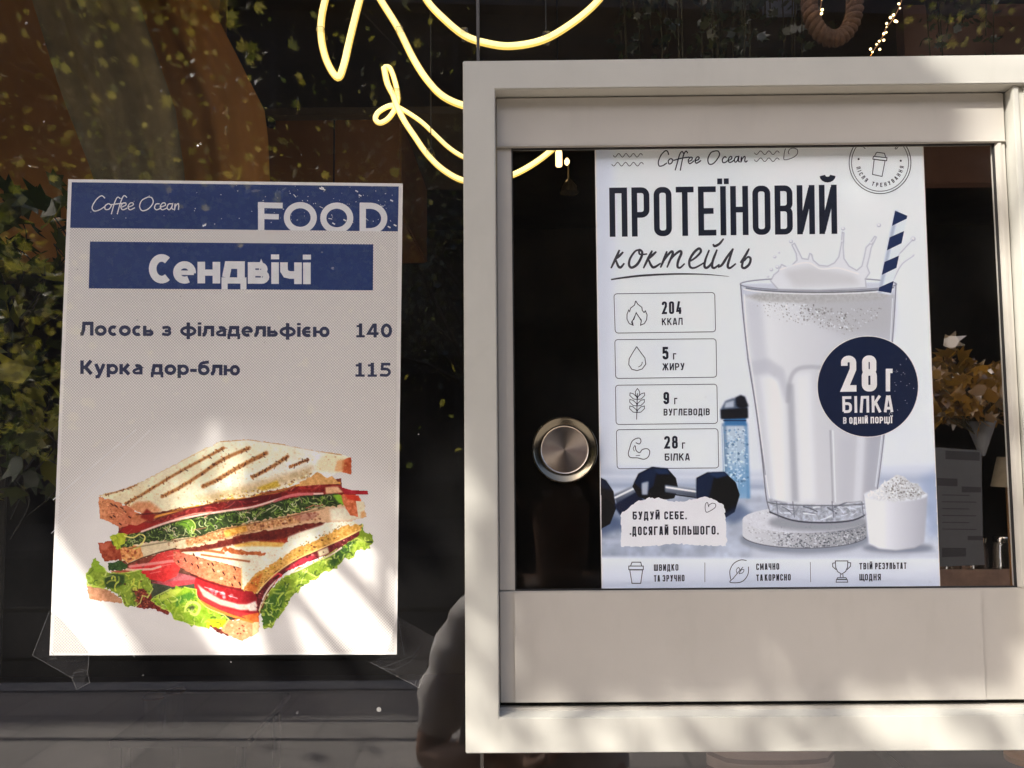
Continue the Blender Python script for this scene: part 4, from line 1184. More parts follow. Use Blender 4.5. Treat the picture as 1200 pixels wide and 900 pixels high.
# right-hand ends
S.fill([(400,577),(421,580),(424,587),(420,606),(410,604),(402,590)], (222,124,80), grain=24, scale=2.5, rag=0.5)
S.fill([(402,578),(420,581),(422,588),(408,585)], (216,66,40), blur=0.8, alpha=False)
S.fill([(417,587),(427,588),(428,606),(420,607)], (236,222,186), grain=8)
S.fill([(423,600),(428,598),(428,607),(423,607)], (226,170,110), blur=0.8)
# cold cuts
m1 = [(139,623),(158,608),(176,613),(195,605),(215,599),(245,589),(265,584),(300,579),(340,571),(372,561),(394,564),(400,570),(404,575),(431,575.5),(432,580),(404,579),(382,579),(356,581),(326,587),(300,595),(270,599),(240,602),(200,612),(166,624),(148,626)]
S.fill(m1, (138,34,28), grain=28, scale=3, rag=0.6)
S.fill([(262,588),(300,582),(330,578),(330,586),(300,590),(270,595)], (104,20,26), blur=1.2, alpha=False)
S.fill([(140,622),(158,609),(172,614),(190,612),(170,622),(150,626)], (164,36,24), blur=0.8, alpha=False)
S.curls(34, m1, (7, 16), (0.8, 1.8), [(196,84,76), (226,140,120), (90,14,18), (176,52,44)], ang=-15, op=0.75, bend=0.35)
S.line([(166,623),(200,611),(232,604),(262,599),(296,594),(326,585),(345,580),(378,578.5)], 2.3, (240,200,186), 0.8, smooth=True)
S.line([(205,608),(228,602),(248,600),(240,606)], 1.6, (226,150,130), 0.8)
S.line([(322,588),(332,583),(350,579),(366,579)], 3.0, (206,110,110), 0.9)
S.line([(178,607),(205,599),(232,592),(264,586),(300,580.5),(330,575),(350,568),(374,565),(398,566)], 2.6, (238,164,76), 0.7, smooth=True, alpha=True)
S.fill([(356,563),(372,557),(392,562),(398,567),(376,567)], (238,190,110), rag=0.4, grain=12)
S.fill([(398,570),(412,574),(431,575),(432,580),(404,579)], (176,36,50), grain=14)
S.fill([(381,571),(396,570),(402,577),(382,579)], (236,186,140), blur=0.8, alpha=False, grain=16)
S.fill([(147,596),(166,602),(180,606),(160,616),(148,614)], (206,124,84), grain=16)
S.fill([(352,558),(372,550),(388,556),(398,567),(372,568),(350,570)], (224,170,104), grain=16)
# the grilled upper slice
top = [(115,581),(140,574),(160,567),(205,544),(230,530),(258,517),(290,514.5),(330,520),(370,528),(398,531),(412,536),(412,556),(396,554),(384,560),(372,553),(366,557),(356,563),(345,568),(330,573),(312,576),(290,583),(262,584),(240,591),(215,595),(190,599),(172,603),(160,600),(147,592)]
S.fill(top, (240,226,186), grad=((252,247,230),(180,600),(320,520)), grain=12, scale=7, rag=0.5)
S.fill([(205,545),(258,518),(330,521),(370,529),(320,545),(260,560),(215,570)], (246,232,180), blur=7, op=0.4, alpha=False)
S.fill([(220,585),(300,565),(370,545),(360,560),(310,574),(250,588)], (206,172,116), blur=4, op=0.7, alpha=False, grain=20)
S.fill([(384,531),(411,537),(411,555),(388,553),(370,552),(372,540)], (242,230,190), blur=2, alpha=False)
S.dots(160, [(196,598),(262,580),(330,568),(372,550),(366,557),(330,573),(290,583),(240,592),(200,600)], (0.4, 1.2), [(150,100,50), (250,236,190), (120,66,30), (196,150,80), (226,190,60)], sq=0.8)
S.fill([(300,572),(325,563),(328,570),(308,575)], (214,176,50), blur=1.2, op=0.8, alpha=False, grain=30, scale=1.6)
S.fill([(148,597),(160,588),(176,588),(190,598),(176,606),(164,604),(156,606)], (222,140,92), blur=2, op=0.8, alpha=False, grain=18)
S.fill([(164,606),(172,596),(182,604),(178,612)], (150,40,26), blur=1)
def grill(pts, w, op=0.9, n=4):
    P_ = crom(pts, 5)
    S.line(P_, w*1.7, (206, 150, 84), 1.6, op*0.7); S.line(P_, w*1.1, GRILL, 1.2, op*0.7)
    for p in P_:
        for _ in range(n):
            q = p+RNG.normal(0, w*0.35, 2)
            S.line([q, q+RNG.normal(0, 1.2, 2)], RNG.uniform(0.7, 1.5), [(84,40,16), (130,70,28), (190,118,54)][RNG.integers(3)], 0.6, op)
grill([(124,580),(145,573.5),(160,568)], 1.4, 0.7, 2)
grill([(148,590),(165,580.5),(190,565),(212,552),(240,537),(262,525)], 2.2)
grill([(190,582),(213,570),(240,552.5),(262,538),(292,525)], 2.8)
grill([(238,570),(255,562),(275,550),(298,538),(312,531)], 3.2)
grill([(296,559),(310,552),(325,543),(337,535)], 2.8)
grill([(340,547),(350,543),(361,539)], 2.0, 0.8)
S.line([(258,517.5),(290,515),(330,520.5),(372,528.5),(400,533)], 1.3, (196,140,70), 0.8, 0.8)
S.line([(116,581),(160,567.5),(205,544.5),(256,518)], 1.0, (206,160,90), 0.8, 0.5)
S.fill([(401,540),(406,537),(412,536),(412,556.5),(400,553)], (196,96,52), grain=24, scale=2, rag=0.4)
S.fill([(395,540),(404,538),(402,553),(392,552)], (236,170,110), blur=1.5, alpha=False, op=0.8)
lc = [(115,582),(132,586),(147,592),(158,598),(150,616),(140,619),(128,612),(117,608)]
S.fill(lc, (222,148,100), grad=((206,120,84),(120,595),(150,608)), grain=14, scale=2.5, rag=0.5)
for x, y, l in ((131,591,2.4),(136,593,2.6),(143,595,2.6),(146,599,2.2),(134,605,1.8),(141,614,1.6),(130,606,1.4),(152,606,1.8)):
    S.line([(x-l*0.6, y-l*0.4), (x+l*0.6, y+l*0.5)], 1.6, (84,34,18), 0.6)
# crumb, shine and the shade between the layers of the printed photograph
S.dots(420, top, (0.3, 0.9), [(214,180,110), (250,240,200), (190,140,80), (240,214,150)], op=0.55)
S.dots(160, top2, (0.3, 0.9), [(214,180,120), (252,246,226), (196,150,90)], op=0.5)
S.dots(120, [(116,584),(147,594),(150,614),(118,606)], (0.3, 0.9), [(190,110,70), (240,180,130), (150,76,44)], op=0.6)
S.dots(160, cr2, (0.3, 0.9), [(190,110,70), (246,190,140), (160,84,50)], op=0.6)
S.line([(160,603),(190,601),(215,597),(240,593),(262,586.5),(290,585.5),(312,578.5),(330,575.5),(346,570)], 1.6, (74,24,14), 1.6, 0.7)
S.line([(165,625.5),(200,613.5),(240,604),(270,601),(300,597),(326,588),(356,582),(396,579)], 1.4, (24,34,12), 1.4, 0.7)
S.line([(150,643),(190,636),(232,629),(262,620.5),(300,612.5),(345,604),(380,595.5)], 1.2, (60,44,16), 1.4, 0.5)
S.line([(284,692),(262,687),(240,680.5),(224,673.5)], 1.8, (96,20,16), 1.6, 0.7)
for rgn, n in ((let_r, 46), (let_l, 26), (let_m, 24)):
    for i in range(len(rgn)):
        a, b = np.array(rgn[i]), np.array(rgn[(i+1) % len(rgn)])
        if RNG.random() < 0.62: S.line(ragged([tuple(a), tuple(b)], 0.5)[:-1] + [b] if False else [a, (a+b)/2+RNG.normal(0, 0.8, 2), b], RNG.uniform(0.8, 1.6), [(226,238,130), (204,224,96)][RNG.integers(2)], 0.6, 0.8)
    S.curls(n, rgn, (4, 9), (0.6, 1.2), [(236,244,170), (120,160,40), (60,94,26)], op=0.8)
for x, y, l in ((240,688,9),(252,692,11),(268,698,10)): S.line([(x, y), (x+l, y+l*0.32)], 1.0, (250,214,214), 0.9, 0.75)
for x, y, l in ((186,664,14),(176,672,12),(196,652,10)): S.line([(x, y), (x+l, y-l*0.2)], 0.9, (252,170,160), 0.9, 0.6)
n1 = (vnoise(S.a.shape, 2.4)-0.5)+(vnoise(S.a.shape, 5.0)-0.5)*0.8+(RNG.random(S.a.shape)-0.5)*0.5
S.c = np.clip(126+(S.c-126)*1.14+n1[..., None]*16, 0, 255)
g_ = S.c.mean(2, keepdims=True); S.c = np.clip(g_+(S.c-g_)*0.97, 0, 255)
S.mesh('sandwich_picture', YL-0.00044, M['picture'], menu)

# ---- clear tape holding the lower corners
mm = glass_mat('clear sticky tape', 0.05, (0.97, 0.97, 0.97), 0.18)
mcr = plain('tape crease', (0.09, 0.088, 0.085), 0.3)
def tape(pts, lines, label):
    t = thing('adhesive_tape', label, 'tape', at(pts[0][0], pts[0][1], 0.0066), 'tape at the menu corners')
    mb = MB(); mb.plate(pts, 0.0066, 0.00675); mb.build('film', mm, t)
    pr = Print(0.0064)
    for l in lines: pr.rib(l, 0.4)
    for _ in range(14):
        x = RNG.uniform(min(p[0] for p in pts)+6, max(p[0] for p in pts)-6); y = RNG.uniform(772, 804)
        if inside((x, y), pts): pr.rib([(x, y), (x+RNG.uniform(-1.5, 1.5), y+0.8)], 0.6)
    tag(pr.build('crease', mcr, t), kind='stuff')
tape([(58,716), (72,726), (104,765), (102,792), (93,808), (84,795), (38,768)],
     [[(58,716),(38,768),(84,794)], [(84,794),(90,808),(105,800),(102,786),(94,784)], [(84,794),(88,788),(97,787)], [(104,768),(103,786)], [(60,764),(66,772),(58,772)]],
     'crumpled clear tape at the lower left corner of the sandwich menu')
tape([(466,722), (511,748), (491,806), (434,776), (452,768)],
     [[(466,722),(470,745),(474,768)], [(511,748),(491,806)], [(434,776),(491,806)], [(446,783),(465,776),(484,768),(493,756)], [(446,783),(462,785),(480,776),(490,766)], [(480,799),(486,803),(488,797)]],
     'clear tape with long curled crease at the menu corner beside the hatch')
# ------------------------------------------------------------------ the shake poster behind the sash
YR = -0.0100
shake = thing('shake_poster', 'pale poster with a tall milk shake behind the sliding hatch glass', 'poster', at(900, 690, YR))
RQ = [(696.4, 141), (1080.7, 136.5), (1102, 688.4), (705, 690.4)]
mb = MB(); mb.plate(RQ, YR, YR+0.0004); mb.build('paper', M['paper'], shake)
K = 1.7
C = Paint(694, 172, 1104, 692, K, (240, 241, 243))
# keep the picture inside the sheet
m_, bb_ = C.mask([(698, 172), (1081.3, 172), (1101.6, 688), (705.6, 690)])
C.a[:] = 0; C.a[bb_[2]:bb_[3], bb_[0]:bb_[1]] = m_
pg = [(690, 168), (1110, 168), (1110, 700), (690, 700)]
C.fill(pg, (240,241,243), grad=((232,234,238),(0,172),(0,690)), alpha=False, grain=2, scale=40)
C.fill([(690,170),(716,170),(716,560),(690,560)], (206,208,216), blur=12, op=0.5, alpha=False)
# window ledge and table
C.fill([(690,548),(870,556),(1110,548),(1110,575),(690,578)], (196,202,214), blur=7, op=0.75, alpha=False)
for y, h, c in ((556, 4, (232,233,238)), (566, 5, (170,180,198)), (574, 4, (220,224,232))):
    C.fill([(690,y),(900,y+2),(900,y+h+2),(690,y+h)], c, blur=2.5, op=0.7, alpha=False)
    C.fill([(1030,y-6),(1110,y-6),(1110,y+h-6),(1030,y+h-6)], c, blur=3, op=0.5, alpha=False)
C.fill([(690,580),(880,580),(1110,590),(1110,656),(690,656)], (180,186,198), grad=((212,216,224),(760,600),(960,630)), blur=3, alpha=False, grain=14, scale=14)
C.fill([(880,640),(1110,636),(1110,656),(880,656)], (216,218,224), blur=4, op=0.8, alpha=False)
C.fill([(1078,560),(1110,548),(1110,625),(1088,630)], (172,184,206), blur=7, op=0.8, alpha=False)
for _ in range(26):
    x = RNG.uniform(700, 1100); y = RNG.uniform(585, 650)
    C.line([(x, y), (x+RNG.uniform(15, 50), y+RNG.uniform(-2, 2))], RNG.uniform(1, 4), [(198,204,214), (158,168,186), (222,225,231)][RNG.integers(3)], 4, 0.35)
# water bottle
C.fill([(846,496),(876,496),(879,584),(849,584)], (206,216,224), grad=((160,192,214),(0,500),(0,585)), blur=0.8, alpha=False)
C.fill([(846,496),(851,496),(854,584),(849,584)], (120,146,172), blur=1.6, op=0.7, alpha=False)
C.fill([(872,496),(876,496),(879,584),(875,584)], (110,150,190), blur=1.4, op=0.6, alpha=False)
C.fill([(851,548),(876,546),(877,580),(853,580)], (134,172,204), blur=4, op=0.6, alpha=False)
C.dots(170, [(849,503),(875,503),(878,570),(851,570)], (0.5, 1.4), [(240,246,250), (226,238,246), (130,166,196), (100,130,160)], sq=0.8)
C.line([(847,500),(850,583)], 0.8, (230,238,244), 0.6); C.line([(862,500),(865,583)], 0.8, (226,238,246), 0.6, 0.6)
C.fill([(848,488),(874,488),(875,499),(849,499)], (96,140,180), alpha=False, blur=0.6); C.line([(848,493),(874,493)], 1.2, (40,64,92), 0.6)
C.fill([(844.5,480),(850,470),(858,467),(868,465),(876,474),(876,489),(845,490)], (112,122,136), alpha=False, blur=0.6)
C.fill([(844.5,480),(876,478),(876.5,490),(845,491)], (34,42,52), alpha=False, blur=0.5)
C.fill([(862,466),(868,463),(873,465),(877,476),(870,479),(863,476)], (38,46,58), alpha=False, blur=0.5)
C.fill([(850,472),(860,469),(860,477),(849,478)], (196,202,210), alpha=False, blur=0.8)
# dumb-bells
NV, ND = (50, 66, 90), (20, 26, 38)
C.fill([(690,602),(724,604),(735,618),(700,628)], (70,86,116), blur=5, op=0.6, alpha=False)
C.fill([(696,556),(710,563),(719,576),(722,596),(715,614),(700,622)], ND, alpha=False, grain=4)
C.fill([(698,558),(710,563),(718,576),(706,572)], (54,66,84), blur=1.2, alpha=False)
C.fill([(719,580),(750,565),(758,570),(756,580),(724,594)], (168,172,182), grad=((92,98,110),(0,570),(0,590)), alpha=False, blur=0.6)
C.line([(721,583),(752,568)], 2.4, (244,246,250), 1.2); C.line([(728,590),(756,577)], 1.6, (60,64,74), 1)
C.fill([(719,592),(746,576),(756,588),(727,604)], (44,60,84), alpha=False, blur=0.6)
C.fill([(741,570),(748,555),(764,547),(782,549),(792,560),(795,573),(790,584),(762,588),(748,582)], ND, alpha=False)
C.fill([(743,566),(749,555),(764,547.5),(770,552),(766,570),(756,578)], NV, blur=0.8, alpha=False)
C.fill([(764,547.5),(782,549),(786,556),(771,556)], (62,80,106), blur=0.8, alpha=False)
C.fill([(752,566),(760,564),(759,580),(752,580)], (190,194,202), blur=1, alpha=False)
C.fill([(779,568),(816,573),(816,583),(779,577)], (176,180,188), grad=((74,80,92),(0,568),(0,585)), alpha=False, blur=0.5)
C.line([(781,571),(815,576)], 2.2, (248,249,252), 1.0); C.line([(779,578),(815,583)], 1.4, (44,48,58), 0.8)
C.fill([(816,560),(829,553.5),(849,553),(862,565),(867,580),(861,600),(850,607),(834,592),(816,584)], ND, alpha=False)
C.fill([(816,561),(829,554),(838,555),(833,576),(830,589),(816,584)], NV, blur=0.6, alpha=False)
C.fill([(829,554),(849,553),(854,557),(840,561)], (66,84,110), blur=0.8, alpha=False)
C.fill([(840,606),(868,590),(884,604),(858,614)], (90,106,136), blur=4, op=0.6, alpha=False)
# terrazzo stand
cx, cy = 943, 610
el = lambda cx, cy, rx, ry, a0, a1, n=30: [(cx+rx*math.cos(math.radians(a0+(a1-a0)*i/n)), cy+ry*math.sin(math.radians(a0+(a1-a0)*i/n))) for i in range(n+1)]
C.fill(el(cx, 632, 76, 17, 0, 360), (150,154,164), blur=3.5, op=0.8, alpha=False)
side = el(cx, cy+1, 73, 15, 180, 360)[::-1]
side = [(870,609)]+el(cx, 626, 73, 16, 180, 0)[0:]+[(1016,609)]
C.fill(side, (222,221,222), grad=((176,176,178),(880,620),(990,620)), alpha=False)
C.dots(520, [(905,622),(943,626),(1015,616),(1015,632),(985,640),(940,642),(912,640)], (0.4, 0.9), [(96,98,104), (120,122,126), (240,240,240), (200,200,200)], sq=0.9)
C.dots(80, [(872,614),(910,622),(912,640),(880,634)], (0.3, 0.7), [(170,170,172), (240,240,240)])
C.fill(el(cx, 609, 73, 15.5, 0, 360), (226,225,227), alpha=False, grain=4, scale=2)
C.dots(80, el(cx, 609, 70, 14, 0, 360), (0.3, 0.7), [(176,176,180), (244,244,246)])
C.line(el(cx, 627, 73, 15.5, 170, 10), 0.9, (110,112,118), 0.8, 0.8)
C.fill(el(960, 612, 60, 11, 0, 360), (150,152,158), blur=3, op=0.7, alpha=False)
# the glass
gl_ = [(867.5,333),(869,350),(872,385),(875,415),(877,428),(882,455),(889,510),(895,560),(898,585),(902,600),(930,610),(965,612),(1000,609),(1022,598),(1027,580),(1032,545),(1038,495),(1043,440),(1046,400),(1049,350),(1050.5,331)]
C.fill(gl_, (218,219,224), alpha=False, blur=0.6)
milk = [(871,347),(960,352),(1048,345),(1046,395),(1041,440),(1036,495),(1030,545),(1025,580),(1016,588),(960,592),(910,588),(902,580),(897,545),(890,500),(883,450),(877,415),(873,380)]
C.fill(milk, (238,237,235), grad=((204,203,206),(900,400),(1035,400)), blur=0.8, alpha=False)
C.fill([(872,350),(892,352),(900,430),(908,585),(900,585),(884,450)], (216,216,219), blur=5, op=0.8, alpha=False)
C.fill([(890,440),(916,440),(922,588),(908,588)], (246,245,243), blur=4, op=0.7, alpha=False)
C.fill([(880,424),(900,420),(918,432),(926,460),(920,470),(912,446),(898,436),(882,440)], (206,206,210), blur=3, op=0.7, alpha=False)
C.line([(923,470),(926,445),(934,433),(948,430),(964,431)], 5, (186,186,190), 3, 0.6, True)
C.fill([(922,450),(930,450),(936,588),(928,588)], (182,183,188), blur=2.5, op=0.7, alpha=False)
C.fill([(932,440),(950,436),(956,588),(938,588)], (244,243,242), blur=4, op=0.7, alpha=False)
C.line([(973,505),(976,588)], 2.2, (176,177,182), 1.5, 0.7); C.line([(976,505),(979,588)], 1.6, (246,246,246), 1.2, 0.8)
C.fill([(1004,510),(1014,508),(1010,588),(1000,588)], (236,236,238), blur=2.5, op=0.6, alpha=False)
C.fill([(1018,500),(1034,495),(1026,585),(1012,586)], (186,187,194), blur=4, op=0.7, alpha=False)
C.fill([(984,512),(1002,512),(998,588),(982,588)], (206,206,210), blur=5, op=0.6, alpha=False)
C.fill([(872,347),(900,342),(960,341),(1020,341),(1047,345),(1030,352),(960,356),(890,353)], (196,194,190), blur=2, op=0.9, alpha=False, grain=12, scale=2)
C.fill([(940,352),(1046,346),(1045,390),(990,392),(950,372)], (196,195,194), blur=8, op=0.7, alpha=False)
C.dots(260, [(880,354),(930,354),(960,360),(1000,362),(1034,356),(1030,374),(990,392),(950,382),(900,372)], (0.25, 0.75), [(150,146,142), (250,250,250), (170,166,162), (120,118,116)], op=0.7, sq=0.3)
C.dots(130, [(918,358),(950,356),(992,366),(994,388),(960,380),(925,376)], (0.3, 1.1), [(110,108,106), (252,252,252), (150,148,146)], op=0.75, sq=0.3)
# glass walls, rim and foot
for pts, w, c, o in (([(868,334),(871,370),(876,415),(878,430),(886,480),(893,535),(898,583),(903,601)], 1.3, (120,122,130), 0.9), ([(872,345),(876,400),(881,432),(890,495),(898,560),(903,590)], 1.2, (250,250,250), 0.8),
                     ([(876,420),(880,440),(889,500),(897,556)], 0.9, (130,132,140), 0.8), ([(1050,333),(1048,370),(1045,410),(1041,455),(1036,510),(1030,560),(1025,592)], 1.2, (136,138,146), 0.9), ([(1046,350),(1042,420),(1033,512),(1026,570)], 1.1, (250,250,250), 0.7)):
    C.line(pts, w, c, 0.8, o, True)
rim = el(959, 333, 91.5, 7.5, 0, 360, 60)
C.line(rim, 1.2, (140,142,150), 0.8, 0.9)
C.line(el(959, 335, 90, 7.5, 20, 160, 30), 1.4, (90,92,100), 0.9, 0.7); C.line(el(959, 337.5, 89, 7.0, 10, 170, 30), 1.2, (250,250,250), 0.8, 0.9)
C.fill([(900,584),(930,591),(970,592),(1005,590),(1025,582),(1021,599),(1000,608),(965,612),(930,610),(903,600)], (190,192,198), alpha=False, blur=0.8, grain=26, scale=3)
C.curls(36, [(900,586),(960,593),(1024,584),(1018,600),(965,611),(905,600)], (6, 18), (0.7, 2.0), [(110,112,120), (250,250,252), (150,152,160), (240,240,244)], ang=0, op=0.8, bend=0.3)
C.line(el(962, 588, 62, 4.5, 175, 5), 1.4, (120,122,128), 0.8, 0.8); C.line([(902,600),(930,610),(965,612.5),(1000,609.5),(1021,599)], 1.8, (84,86,94), 0.9, 0.9, True)
for x in (910, 929, 975, 1010): C.line([(x, 588), (x+2, 606)], 1.2, (130,132,140), 0.8, 0.8)
# splash
crown = [(903,329),(907,322),(912,318),(916,310),(922,313),(928,311),(934,305),(933,297),(928,287),(931,285),(936,295),(940,303),(947,304),(949,297),(951,298),(953,305),(960,311),(970,312),(978,308),(983,301),(986,286),(987,272),(989,273),(988,290),(989,303),(995,312),(1004,317),(1010,312),(1013,300),(1015,290),(1019,286),(1025,277),(1027,278),(1021,290),(1019,300),(1016,312),(1019,320),(1014,327),(1015,337),(960,340),(912,339)]
C.fill(crown, (236,235,234), alpha=False, blur=0.5)
C.line(crown+crown[:1], 1.2, (188,188,192), 1.1, 0.75)
C.fill([(918,318),(950,312),(1000,322),(1010,334),(930,336)], (216,214,212), blur=5, op=0.8, alpha=False)
C.line([(914,316),(932,310),(948,308),(962,315),(980,314),(990,316),(1006,321)], 1.6, (250,250,250), 1, 0.8, True)
for x, y, r in ((927,283,2.0),(988,268,2.0),(987,283,1.3),(1030,264,2.2),(908,301,1.6),(913,296,1.0),(904,316,1.8),(911,313,2.0),(1070,280,2.6),(1070,299,1.2),(900,324,1.2),(1021,285,1.6)):
    C.line([(x-0.2, y), (x+0.2, y)], 2*r, (196,196,200), 0.8, 0.9); C.line([(x-0.5, y-0.5), (x, y-0.5)], 1.3*r, (246,246,247), 0.8, 0.9)
for pts, w, w2 in (([(1041,334),(1050,302),(1058,292),(1069,281)], 6, 1.5), ([(1046,328),(1056,310),(1070,300)], 3.2, 1.0)):
    C.line(pts, w, (192,192,197), 1.0, 0.85, True, w2=w2); C.line([(x-0.4, y-0.4) for x, y in pts], w*0.6, (244,244,245), 0.9, 0.9, True, w2=w2*0.6)
# straw
ax = np.array([1056.5, 248.0]); bx = np.array([1036.5, 344.0]); dr = (bx-ax)/np.linalg.norm(bx-ax); nr = np.array([-dr[1], dr[0]])*-1
def sq(t, s): return tuple(ax+(bx-ax)*t+nr*s*7.6)
st = [sq(0, -1), sq(0.03, 1), sq(1, 1), sq(1, -1)]
C.fill(st, (232,236,240), alpha=False, blur=0.4)
C.fill([sq(0, -1), sq(1, -1), sq(1, -0.5), sq(0, -0.5)], (150,160,176), blur=1.4, op=0.5, alpha=False)
C.line(el(959, 335, 91, 7.5, 15, 60, 20), 1.2, (120,122,130), 0.8, 0.9)
# scoop of powder
C.fill(el(1052, 642, 42, 6, 0, 360), (130,134,146), blur=3, op=0.7, alpha=False)
C.fill([(1012,580),(1087,578),(1085,612),(1083,636),(1072,642),(1050,645),(1030,643),(1018,637),(1015,612)], (240,239,240), grad=((190,190,196),(1035,600),(1086,600)), alpha=False, blur=0.5)
C.fill(el(1049.5, 580, 37.5, 7.5, 0, 360), (234,234,235), alpha=False, blur=0.5)
mound = [(1016,580),(1026,574),(1036,565),(1044,561),(1050,556),(1058,558),(1066,563),(1076,569),(1085,578),(1078,584),(1050,588),(1026,586)]
C.fill(mound, (238,237,236), grad=((206,206,206),(1030,565),(1080,580)), alpha=False, rag=1.2, grain=14, scale=1.5)
C.dots(230, [(1036,568),(1050,558),(1066,565),(1083,578),(1060,586),(1040,583)], (0.4, 1.0), [(120,118,114), (250,250,250), (160,158,154), (225,224,222)], sq=0.8)
C.line([(1012,580),(1014,600),(1017,636)], 0.8, (176,178,186), 0.8, 0.8)
# foot of the sheet
C.fill([(690,652),(880,654),(1110,654),(1110,700),(690,700)], (234,236,241), grad=((220,222,230),(0,655),(0,690)), blur=2.2, alpha=False)
t_ = np.clip((C.c.mean(2, keepdims=True)-150)/60, 0, 1)
C.c = np.clip((222+(C.c-222)*1.26)*np.array([0.985, 1.020, 1.045])*1.01, 0, 252)
C.c = np.clip(C.c+((RNG.random(C.a.shape)-0.5)*5)[..., None], 0, 252)
pic = C.mesh('shake_picture', YR-0.00006, M['picture'], shake, 0.6)

# the striped straw, crisp over the picture
pr = Print(YR-0.0001)
for t in (-0.06, 0.24, 0.54, 0.85):
    pr.poly([sq(max(t+0.09, 0.004), -1), sq(max(t-0.02, 0.034), 1), sq(min(t+0.13, 0.99), 1), sq(min(t+0.25, 0.985), -1)] if t > 0 else [sq(0.004, -1), sq(0.034, 1), sq(t+0.13, 1), sq(t+0.25, -1)])
pr.build('straw_stripes', ink('dark straw blue print', (27, 46, 88)), shake)
# torn note
pr = Print(YR-0.00012)
pr.poly(ragged([(728,602),(738,594),(746,588),(758,584),(774,584),(790,588),(800,588),(812,585),(826,582),(838,586),(848,592),(850,600),(851,618),(851,640),(820,639),(790,637),(760,640),(728,641)], 0.5))
pr.build('torn_note', plain('note paper print', tuple(s2l((238, 242, 246))), 0.5, 0.03, 40, spec=0.35), shake)
# heading
pr = Print(YR-0.00018)
caps(pr, 'ПРОТЕЇНОВИЙ', (714.6, 277.6), (981.2, 274.0), 57.6, 0.116, 0.088)
pr.build('heading', M['black_ink'], shake)
Z1_ = lambda z: [(700+x/5, 160+y/5) for x, y in z]
pr = Print(YR-0.00018)
for s_ in ([(130,664),(108,714),(80,772)], [(104,720),(128,700),(152,676)], [(106,716),(122,758),(138,766),(158,742)],
           [(248,664),(222,672),(192,715),(186,752),(202,768),(234,748),(258,706),(262,676),(246,664),(250,690),(292,688)],
           [(322,668),(298,714),(270,772)], [(296,720),(322,696),(346,674)], [(298,716),(316,756),(334,766),(372,742)],
           [(408,672),(392,716),(370,768)], [(384,736),(410,698),(434,674),(442,686),(424,730),(408,768)], [(416,740),(446,700),(482,672),(492,684),(474,728),(470,762),(486,768),(512,744)],
           [(536,734),(572,712),(606,676),(596,656),(566,680),(540,726),(544,764),(574,768),(628,738)],
           [(656,664),(634,720),(628,760),(644,768),(672,738),(698,676)], [(702,662),(680,716),(672,758),(686,770),(716,748)],
           [(706,766),(730,752),(760,706),(796,656)], [(796,656),(776,712),(764,758),(778,770),(812,744)],
           [(838,740),(866,700),(890,656)], [(880,676),(856,726),(848,762),(864,770),(890,748),(898,716),(882,706),(860,730)], [(678,630),(688,642),(716,628),(740,598)]):
    P_ = crom(Z1_(s_), 5)
    pr.rib(P_, [1.9, 2.8, 3.1, 2.7, 1.7])
pr.rib(Z1_([(80,838),(160,826),(260,815),(400,807),(520,805),(640,808),(772,820)]), [1.6, 2.2, 2.4, 2.0, 1.7, 1.2, 0.4], smooth=True)
pr.build('script_lettering', M['grey_ink'], shake)
pr = Print(YR-0.00018)
for s_ in ([(418,108),(412,88),(398,84),(374,108),(358,146),(362,172),(384,170),(408,154)], [(430,128),(416,142),(420,160),(434,156),(442,138),(430,128)],
           [(506,100),(496,88),(482,106),(468,156),(456,198)], [(530,98),(520,86),(506,106),(494,156),(486,200)], [(446,140),(490,128),(540,120)],
           [(538,145),(552,138),(556,124),(545,122),(533,140),(539,158),(552,154),(566,142)], [(574,142),(592,134),(596,122),(585,120),(573,138),(579,156),(594,150),(608,140)],
           [(694,84),(666,94),(648,130),(654,160),(676,160),(700,136),(716,106),(708,86),(694,84)], [(757,124),(746,118),(733,134),(736,152),(750,151),(764,141)],
           [(768,140),(785,132),(788,120),(778,118),(767,135),(773,151),(788,148),(800,138)], [(826,118),(812,119),(803,135),(808,150),(820,142),(829,117),(827,143),(836,149)],
           [(844,118),(842,148),(848,132),(858,119),(866,120),(864,142),(870,149),(880,141)]):
    pr.rib(Z1_(s_), 1.35, smooth=True)
def wave(x0, x1, y, A, n):
    return [(x0+(x1-x0)*i/(n*8), y+A*math.sin(2*math.pi*i/8)) for i in range(n*8+1)]
for x0, x1, y in ((93, 265, 110), (84, 270, 162)): pr.rib(Z1_(wave(x0, x1, y, 11, 4)), 0.75)
for x0, x1, y in ((920, 1066, 95), (920, 1066, 136)): pr.rib(Z1_(wave(x0, x1, y, 11, 3)), 0.75)
Z2_ = lambda z: [(900+x/5, 160+y/5) for x, y in z]
pr.rib(Z2_([(118,92),(128,74),(150,68),(172,78),(170,104),(140,126),(96,136),(94,110),(98,84),(104,70)]), 0.8, smooth=True)
pr.rib(Z2_([(118,92),(124,104)]), 0.8)
pr.build('brand_lettering', M['black_ink'], shake); pr = Print(YR-0.00018)
